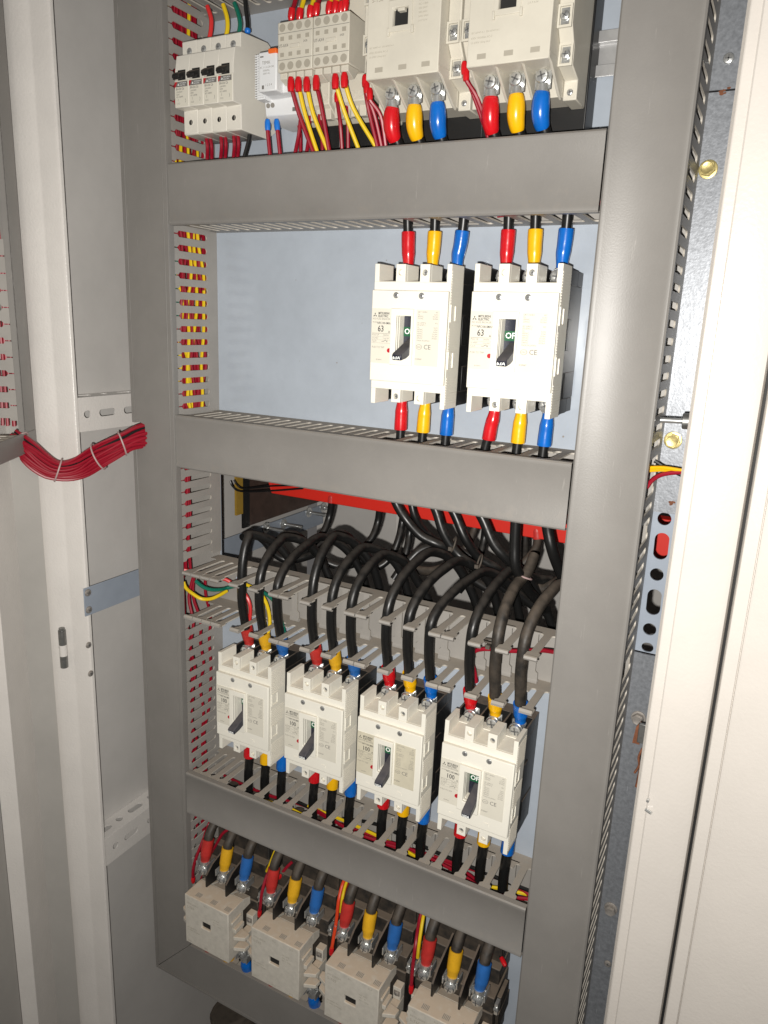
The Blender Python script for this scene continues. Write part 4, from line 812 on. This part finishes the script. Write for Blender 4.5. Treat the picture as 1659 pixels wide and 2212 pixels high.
for i, (m, c) in enumerate((('wred', 'crimson'), ('wyel', 'yellow'), ('wyel', 'yellow'), ('wred', 'crimson'), ('wyel', 'yellow'), ('wyel', 'yellow'), ('wyel', 'yellow'), ('wred', 'crimson'))):
    wire('w%d' % i, .0020, m, '%s wire with red ferrule going up from the relay blocks to the top duct' % c, '%s wires above the relays' % c, ferr_m='red', ferr=.0095, fr=.0031)
# upper contactors
def contactor():
    e = empty('contactor', (0, 0, 0)); ng = lambda: G((0, PY, 0)); w_ = .0316
    g = ng(); g.ring(fxz, -w_, w_, .1390, .26, (-.0022, .1807, .0068, .0062, 'r'), -.0200, .012); cv = g.build('front_cover', 'beige', e, bevel=.0009)
    g = ng(); g.box(-.0095, .0051, -.0165, .005, .1740, .1874); g.build('armature_dark', 'clear', e)  # black box close behind the window so the opening reads dark
    g = ng(); g.ring(fxz, -.0125, .0080, .1705, .1925, (-.0022, .1807, .0068, .0062, 'r'), -.0212, -.0201); g.box(-.0050, .0010, -.0205, -.014, .1845, .1869); g.box(-.0130, -.0112, -.0222, -.0202, .168, .1735); g.box(.0078, .0096, -.0222, -.0202, .168, .1735); g.build('window_frame', 'beige', cv, bevel=.0004)
    g = ng(); y = -.0202
    g.text('MITSUBISHI', -.0235, .2015, y, .0026); g.text('S-T50', -.0280, .1945, y, .0042, 'LEFT', .01); g.text('IEC 60947-4-1  EN 60947-4-1', -.0290, .1615, y, .0018); g.text('690V 50/60Hz AC-3', -.0290, .1580, y, .0020); g.text('Ui 690V Uimp 6kV', -.0290, .1550, y, .0020); g.text('CE', .0140, .2000, y, .0058)
    for a in (90, 210, 330):
        ax = Vector((math.cos(R(a)), 0, math.sin(R(a)))) * .0019; px = Vector((-ax.z, 0, ax.x)) * .55; c0 = Vector((-.0262, y, .2013)); g.add([c0, c0 + ax * .5 + px, c0 + ax, c0 + ax * .5 - px], [(0, 1, 2, 3)])
    for i in range(7): g.text(('kW 200V', '15 22 30', 'AC-1 80A', '220-240V', '380-440V', '500V 690V', 'J A P A N')[i], .0130, .1925 - i * .0028, y, .0019)
    for x, z in ((-.020, .1455), (.001, .1455), (.021, .1455), (-.022, .206), (-.001, .206)):
        g.add([(x - .0035, y, z - .0018), (x + .0035, y, z - .0018), (x + .0035, y, z + .0018), (x - .0035, y, z + .0018)], [(0, 1, 2, 3)])
    g.build('lettering', 'fade', cv)
    # stepped body, wider than the cover
    g = ng(); g.box(-.0420, .0420, .0120, .0480, .1480, .26)
    for sg in (-1, 1):
        a, b = sorted((sg * .0318, sg * .0425)); g.yz([(.0480, .1215), (.0480, .26), (-.0060, .26), (-.0060, .1640), (.004, .1520), (.004, .1400), (.0220, .1350), (.0220, .1215)], a, b)
    g.build('body', 'beige', e, bevel=.0008)
    # terminal bay: floor and partitions
    g = ng(); g.box(-.0316, .0316, .0200, .0480, .1240, .1479)
    for x in (-.0308, -.0103, .0103, .0308): g.yz([(.0195, .1215), (.0195, .1478), (-.0190, .1440), (-.0190, .1395), (-.0120, .1385), (.0120, .1240)], x - .0010, x + .0010)
    g.build('terminal_partitions', 'beige', e, bevel=.0004)
    g = ng(); g.box(-.0440, .0440, .0482, .0725, .1060, .26); g.box(-.025, -.019, .05, .06, .1020, .1062); g.box(.017, .023, .05, .06, .1020, .1062); g.build('base', 'black', e, bevel=.0008)
    for x in (-.0205, 0, .0205):
        g = ng(); g.box(x - .0062, x + .0062, .0060, .0080, .1265, .1400); g.cyl((x, .006, .1345), (x, .003, .1345), .0056, n=18); screw(g, (x, .003, .1345), (0, -1, 0), .0052, .003); g.build('terminal_screw', SC, e)
    for x, y, z in ((.0370, -.0062, .1690), (.0370, .0038, .1470), (-.0370, -.0062, .1690), (.0370, -.0062, .205), (-.0370, -.0062, .205)):
        g = ng(); g.ring(fxz, x - .0052, x + .0052, z - .0075, z + .0075, (x, z, .0038, .0060, 'r'), y - .0018, y); g.build('side_terminal', 'beige', e); g = ng(); g.box(x - .0030, x + .0030, y - .0006, y - .0001, z - .0052, z + .0052); screw(g, (x, y - .0006, z), (0, -1, 0), .0034, .0026); g.build('side_screw', SC, e)
    g = ng(); screw(g, (.0372, .0218, .1270), (0, -1, 0), .0024, .001); g.build('fixing_screw', SC, e)
    return e
c0 = contactor(); c0.location = (.3262, PY, 0); tag(c0, 'large cream contactor beside the relays, cut off by the top of the photo', 'contactor', 'upper contactors')
c1 = copy_tree(c0); c1.location = (.4128, PY, 0); tag(c1, 'large cream contactor beside the right duct, cut off by the top of the photo', 'contactor', 'upper contactors')
for cx, nm in ((.3262, 'left'), (.4128, 'right')):
    for c, dx in zip(cols, (-.0205, 0, .0205)):
        x = cx + dx
        sx_ = .001 if c != 'red' else 0
        cable([(x, .010, .108), (x + .003, .016, .096), (x + .006, .03, .086), (x + .008, .04, .075)], .0046, 'black cable with plump %s sleeve under the %s upper contactor' % (c, nm), 'cables under the upper contactors',
              None, c, lug=((x, .0055, .1300), (x, .0065, .1235), .0085))
        o = COL.objects[-1]; o = [q for q in bpy.data.objects if q.name.startswith('power_cable')][-1]
for o in [q for q in bpy.data.objects if q.get('group') == 'cables under the upper contactors']:
    p0 = o.location; x = p0.x; g = G(p0)
    c = [k for k in cols if k in o['label']][0]; t = random.uniform(-.001, .001)
    g.tube([(x, .0065, .1250), (x + t, .0070, .118), (x + t, .0085, .109), (x + t * .5 + .001, .0125, .1005)], lambda t: .0036 + .0034 * math.sin(math.pi * min(1, t * .82 + .10)) ** .6, 16, 6); g.build('sleeve', c, o)
for i, lab in enumerate(('outermost beside the left upper contactor', 'middle one left of the left upper contactor', 'nearest the red sleeve of the left upper contactor', 'outer beside the right upper contactor', 'inner beside the right upper contactor')):
    wire('v%d' % i, .0018, 'wred', 'crimson control wire with red boot, ' + lab, 'wires beside the upper contactors', ferr_m='red', ferr=.009, fr=.0026)
# ================================================================ LOWER CONTACTORS
def big_contactor():
    e = empty('contactor', (0, 0, 0)); ng = lambda: G((0, PY, 0)); w_ = .0333; zt, zb = -.7246, -.7938
    g = ng(); g.ring(fxz, -w_, w_, zb, zt, (-.0010, -.7573, .0068, .0046, 'r'), -.0300, -.0020)
    cv = g.build('front_cover', 'dbeige', e, bevel=.0009)
    g = ng(); g.box(-.0082, .0062, -.0272, -.0080, -.7623, -.7523); g.build('armature_dark', 'clear', e)  # black box filling the window, makes the opening dark
    g = ng()
    for x in (-.020, .003, .024):
        for k in range(5): g.box(x + k * .0016, x + k * .0016 + .0008, -.0262, -.0200, zt - .0002, zt + .0002)
    g.build('vent_slits', 'grey', cv)
    g = ng()
    for x0, x1 in ((-.0330, -.0165), (-.0140, .0140), (.0165, .0330)): g.add([(x0, -.0019, zt - .016), (x1, -.0019, zt - .016), (x1, -.0019, zt), (x0, -.0019, zt), (x0, .012, zt - .016), (x1, .012, zt - .016), (x1, .012, zt - .006), (x0, .012, zt - .006)], [(0, 1, 2, 3), (4, 7, 6, 5), (0, 4, 5, 1), (3, 2, 6, 7), (0, 3, 7, 4), (1, 5, 6, 2)])
    g.build('terminal_ramp', 'dbeige', e, bevel=.0004)
    g = ng(); y = -.0302
    for x, z, t, s_ in ((-.030, -.7290, '1/L1', .003), (-.004, -.7290, '3/L2', .003), (.020, -.7290, '5/L3', .003), (-.030, -.7900, '2/T1', .003), (-.004, -.7900, '4/T2', .003), (.020, -.7900, '6/T3', .003), (-.030, -.7355, 'MITSUBISHI', .0034), (-.030, -.7410, 'S-T65', .0048), (-.030, -.7700, 'IEC 60947-4-1', .0026), (-.030, -.7735, 'Ui 690V  50/60Hz', .0026), (.010, -.7420, 'kW 200V', .0026), (.010, -.7455, '18.5  30', .0026), (.010, -.7490, 'AC-1 100A', .0026)): g.text(t, x, z, y, s_)
    g.build('lettering', 'fade', cv)
    # body and dusty arc chambers
    g = ng(); g.box(-.0440, .0440, .0120, .0600, -.7900, -.7350); g.box(-.0400, .0400, .0400, .0720, -.8200, -.6750)
    for k in range(3): g.box(-.0440 + k * .0300, -.0160 + k * .0300, .0125, .058, -.7340, -.7150)
    for k in range(3): g.box(-.0425 + k * .0297, -.0170 + k * .0297, .030, .066, -.7148, -.6960); g.box(-.0415 + k * .0297, -.0180 + k * .0297, .044, .0715, -.6955, -.6750)
    g.build('base', 'dblack', e, bevel=.0010)
    for x in (-.0152, .0152):
        g = ng(); g.yz([(-.0120, -.7210), (-.0120, -.7050), (.0000, -.6960), (.0560, -.6800), (.0560, -.7190), (.0100, -.7240)], x - .0010, x + .0010); g.build('phase_barrier', 'black', e); g = ng(); g.yz([(-.004, -.7990), (.045, -.7990), (.045, -.8150), (.002, -.8120)], x - .0008, x + .0008); g.build('phase_barrier', 'black', e)
    for sg in (-1, 1):
        a, b = sorted((sg * .0345, sg * .0440))
        g = ng(); g.box(a, b, -.0080, .0118, -.7870, -.7640); g.box(a, b, .002, .0118, -.7630, -.7470); g.xy([(sg * .0350, -.0235), (sg * .0480, -.0180), (sg * .0490, -.0100), (sg * .0350, -.0070)], -.7650, -.7600); g.xy([(sg * .0350, -.0235), (sg * .0480, -.0180), (sg * .0490, -.0100), (sg * .0350, -.0070)], -.7800, -.7750); g.box(*sorted((sg * .0336, sg * .0380)), -.022, -.006, -.7560, -.7500); g.box(*sorted((sg * .0336, sg * .0360)), -.026, -.008, -.7420, -.7385)
        sb = g.build('auxiliary_block', 'dbeige', e, bevel=.0006)
        for y, z in ((-.0082, -.7720), (.0015, -.7850), (.0018, -.7540)):
            g = ng(); g.box(sg * .0395 - .0035, sg * .0395 + .0035, y - .0008, y, z - .003, z + .003); screw(g, (sg * .0395, y - .0008, z), (0, -1, .0), .0026, .0016); g.build('screw', ['dmetal', 'recess'], sb)
        g = ng(); g.box(*sorted((sg * .0445, sg * .0490)), .020, .045, -.7350, -.7180); g.box(*sorted((sg * .0445, sg * .0480)), .020, .055, -.7600, -.7400); g.build('auxiliary_carrier', 'dblack', e, bevel=.0006)
        g = ng(); g.box(*sorted((sg * .0450, sg * .0485)), .012, .0198, -.7330, -.7200); screw(g, (sg * .0468, .012, -.7260), (0, -1, 0), .0028, .0018); g.build('auxiliary_terminal', SC, e)
    for z0, up in ((-.7070, 1), (-.8080, -1)):
        for x in (-.0298, .0003, .0303):
            g = ng(); u = up
            g.box(x - .0072, x + .0072, .0030, .0045, z0 - .0072, z0 + .0072); g.box(x - .0086, x - .0072, -.0035, .009, *sorted((z0 - .001 * u, z0 + .0078 * u))); g.box(x + .0072, x + .0086, -.0035, .012, *sorted((z0 - .001 * u, z0 + .0078 * u))); g.cyl((x, .003, z0 - .003 * u), (x, -.0010, z0 - .003 * u), .0062, n=18); g.cyl((x, -.0010, z0 - .003 * u), (x, -.0022, z0 - .003 * u), .0067, n=18)
            screw(g, (x, -.0022, z0 - .003 * u), (0, -1, 0), .0056, .0040); g.build('terminal_clamp', ['metal', 'recess'], e, bevel=.0002)
    return e
b0 = big_contactor(); KX = (.1157, .2157, .3160, .4163)
names = ('first', 'second', 'third', 'fourth')
bl = ('dusty beige contactor touching the left duct, leftmost in the bottom row', 'dusty beige contactor, second in the bottom row, between two others', 'dusty beige contactor, third in the bottom row, its window near the photo edge', 'dusty beige contactor at the lower right, mostly cut off by the photo edge')
for i, x in enumerate(KX):
    o = b0 if i == 0 else copy_tree(b0); o.location = (x, PY, 0); tag(o, bl[i], 'contactor', 'bottom row contactors')
random.seed(33)
for i, cx in enumerate(KX):
    for c, dx in zip(cols, (-.0298, .0003, .0303)):
        x = cx + dx; j = random.uniform(-.0012, .0012); sc = {'red': 'dred', 'yellow': 'dyellow', 'blue': 'dblue'}[c]
        cable([(x + j, .0085, -.679), (x + j, .012, -.668), (x + .001 + j, .022, -.656), (x + .003, .038, -.646), (x + .004, .050, -.636), (x + .004, .055, -.620)], .0058, 'dusty black cable with %s sleeve on top of the %s bottom row contactor' % (c, names[i]), 'cables on top of the bottom row contactors',
              ([(x, .0030, -.7010), (x + j * .5, .0045, -.694), (x + j, .0065, -.686), (x + j, .0100, -.6735)], .0068), c, smat=sc, m='dcable', lug=((x, .0025, -.7060), (x, .003, -.699), .0105))
        cable([(x, .012, -.842), (x + .001, .022, -.858), (x + .004, .04, -.868), (x + .006, .055, -.885)], .0058, 'dusty black cable with %s sleeve under the %s bottom row contactor' % (c, names[i]), 'cables under the bottom row contactors',
              ([(x, .0060, -.8160), (x, .0060, -.825), (x, .0075, -.833), (x, .0120, -.8430)], .0068), c, smat=c if c == 'blue' else sc, m='dcable', lug=((x, .003, -.810), (x, .0055, -.818), .0105))
for k, m, lab in (('k0', 'wred', 'crimson control wire ending beside the first bottom row contactor'), ('k0b', 'wred', 'crimson wire crossing behind the red sleeve of the first bottom row contactor'), ('k1', 'wred', 'crimson control wire in front of the second bottom row contactor'), ('k1y', 'wyel', 'yellow control wire above the second bottom row contactor'), ('k1b', 'wred', 'crimson wire behind the red sleeve of the second bottom row contactor'),
                  ('k2', 'wora', 'orange red control wire in front of the third bottom row contactor'), ('k2y', 'wyel', 'yellow control wire above the third bottom row contactor'), ('k2b', 'wred', 'crimson wire behind the orange and yellow ones above the third bottom row contactor'), ('k3', 'wred', 'crimson control wire in front of the fourth bottom row contactor'), ('k3y', 'wyel', 'yellow control wire above the fourth bottom row contactor'), ('k3b', 'wred', 'crimson wire behind the yellow one above the fourth bottom row contactor'), ('k4b', 'wblk', 'short black wire with red boot at the far right of the bottom row')):
    wire(k, .0019, m, lab, 'control wires above the bottom row contactors', ferr_m='red' if m in ('wred', 'wora', 'wblk') else None, ferr=.009, fr=.0026, end=1)
# conduit at the foot
cdt = empty('flexible_conduit', (.03, .05, -1.06), 'black ribbed flexible conduit rising below the bottom duct at the photo edge', 'conduit')
g = G(cdt.location); ring = [(.028 + .0024 * math.cos(i * math.pi / 2), .0014 * i) for i in range(120)]
g.lathe((.085, .08, -1.19), (-.10, .02, .5), ring, 24); g.build('hose', 'conduit', cdt)
# ================================================================ WIRES IN THE DUCTS
random.seed(17)
def vwire(x, y, z0, z1, amp, m, label, group, r=.0018, step=.03):
    n = max(3, int((z1 - z0) / step)); P = []; ph = random.uniform(0, 6); fq = random.uniform(9, 34); amp *= random.uniform(.8, 2.2)
    for i in range(n + 1):
        z = z0 + (z1 - z0) * i / n; P.append((min(.0555, max(.008, x + random.gauss(0, amp * .5))), min(.066, max(.010, y + amp * math.sin(z * fq + ph) + random.gauss(0, amp * .4))), z))
    g = G(P[0]); g.tube(P, r, 7, 4); o = g.build('control_wire', m, loc=P[0]); tag(o, label, 'wire', group)
for i in range(20): vwire(random.uniform(.042, .055), .012 + .0027 * i, -.195, .46, .0035, 'wred', 'crimson control wire seen through the upper slots of the tall left duct', 'crimson wires in the upper left duct')
for i in range(5): vwire(random.uniform(.048, .0555), .014 + .0095 * i, -.165, .25 if i % 2 else .12, .004, 'wyel', 'yellow control wire seen through the upper slots of the tall left duct', 'yellow wires in the upper left duct')
vwire(.052, .018, -.10, .02, .002, 'wgrn', 'dark green wire seen through the slots of the tall left duct', 'green wires in the left duct'); vwire(.050, .021, -.09, .03, .002, 'wgrn', 'dark green wire seen through the slots of the tall left duct', 'green wires in the left duct')
for i in range(7): vwire(random.uniform(.044, .054), .013 + .0028 * i, -.34 - .0 * i, -.195, .0025, 'wred', 'crimson wire in the left duct beside the busbar opening', 'crimson wires beside the opening')
for i in range(5): vwire(random.uniform(.044, .0545), .014 + .009 * i, -.80, -.34, .004, 'wred', 'crimson wire in the lower part of the tall left duct', 'crimson wires in the lower left duct')
for k, m, lab in (('wy', 'wyel', 'yellow wire crossing from the left duct under the open duct fingers'), ('wg', 'wgrn', 'green wire dipping through the open duct to the leftmost 100 A breaker'), ('wr', 'wscar', 'red wire looping past the first thick cable in the open duct'), ('wy2', 'wyel', 'yellow wire dropping behind the second thick cable in the open duct'), ('wr4', 'wred', 'red wire crossing the open duct beside the right duct and dropping to the last breaker')):
    wire(k, .0021, m, lab)
for i in range(13):
    z = -.612 - .0018 * (i % 6); y0 = .014 + .0038 * i; m = ('wyel', 'wred', 'wblk')[(1, 0, 1, 2, 1, 0, 0, 1, 2, 1, 0, 1, 2)[i]]
    x0 = random.choice((.065, .10, .16, .2)); P = [(x, min(.066, max(.006, y0 + random.gauss(0, .006))), z + random.gauss(0, .003)) for x in (x0, x0 + .07, x0 + .13, x0 + .2, .44, .478)]
    c = {'wyel': 'yellow', 'wred': 'crimson', 'wblk': 'black'}[m]
    g = G(P[0]); g.tube(P, .0020, 7, 5); tag(g.build('control_wire', m, loc=P[0]), '%s wire lying in the dusty duct below the 100 A breakers' % c, 'wire', '%s wires in the duct below the 100 A breakers' % c)
for i in range(5):
    x = .335 + .05 * (i % 3); P = [(x + .02 * k, .02 + .01 * i, .046 + .002 * k) for k in range(4)]
    g = G(P[0]); g.tube(P, .0022, 7, 3); tag(g.build('control_wire', 'wred', loc=P[0]), 'crimson wire lying on the slotted underside of the duct above the 63 A breakers', 'wire', 'crimson wires in the duct above the 63 A breakers')
for k, m, lab in (('ry1', 'wyel', 'upper'), ('ry2', 'wyel', 'lower')): wire(k, .0016, 'yellow', 'yellow wire leaving the right duct below the brass coloured bolt, %s of two' % lab)
wire('rr', .0018, 'wred', 'crimson wire bending out of the right duct slots below the yellow ones'); wire('rk', .0016, 'wblk', 'thin black wire behind the yellow ones at the right duct')
# bundle crossing from the door
bp = PATHS['bundle']; wb = empty('wire_bundle', bp[0], 'thick bundle of crimson wires tied in pale ties, crossing from door duct to left duct', 'wire bundle')
C_ = smooth([Vector(p) for p in [(-.083, -.088, -.182)] + bp + [(.036, .036, -.176)]], 4); nW = 40; random.seed(2)
for k in range(nW):
    rr = .0128 * math.sqrt((k + .5) / nW); a0 = k * 2.39996; P = []
    ph = random.uniform(0, 6); L_ = len(C_)
    for i in range(0, L_, 2):
        t = (C_[min(i + 1, L_ - 1)] - C_[max(i - 1, 0)]).normalized(); up = Vector((0, 0, 1)); s_ = t.cross(up).normalized(); up = s_.cross(t)
        f = i / (L_ - 1); sp = .82 + .18 * abs(math.sin(f * 9.5)) + (.18 * max(0, (f - .7) / .3)); a = a0 + .35 * math.sin(f * 5 + ph)
        P.append(C_[i] + s_ * math.cos(a) * rr * sp * .62 + up * math.sin(a) * rr * sp)
    m = 'wblk' if k in (24,) else ('wyel' if k in (30,) else 'wred')
    g = G(bp[0]); g.tube(P, .00165, 7, 2); o = g.build('wire', m, wb)
    if m != 'wred': o['label'] = '%s wire in the bundle' % ('black' if m == 'wblk' else 'yellow')
for f in (.05, .34, .54, .64):
    i = int(f * (len(C_) - 1)); c = C_[i]; t = (C_[i + 1] - C_[i - 1]).normalized(); s_ = t.cross(Vector((0, 0, 1))).normalized(); up = s_.cross(t)
    g = G(bp[0]); sp = .82 + .18 * abs(math.sin(f * 9.5)) + (.18 * max(0, (f - .7) / .3))
    g.tube([c + s_ * math.cos(a) * (.0128 * sp * .62 + .0020) + up * math.sin(a) * (.0128 * sp + .0020) + t * .002 * math.sin(a) for a in [q * math.pi / 8 for q in range(16)]], .0009, 6, 2, closed=True)
    g.build('cable_tie', 'tie', wb)
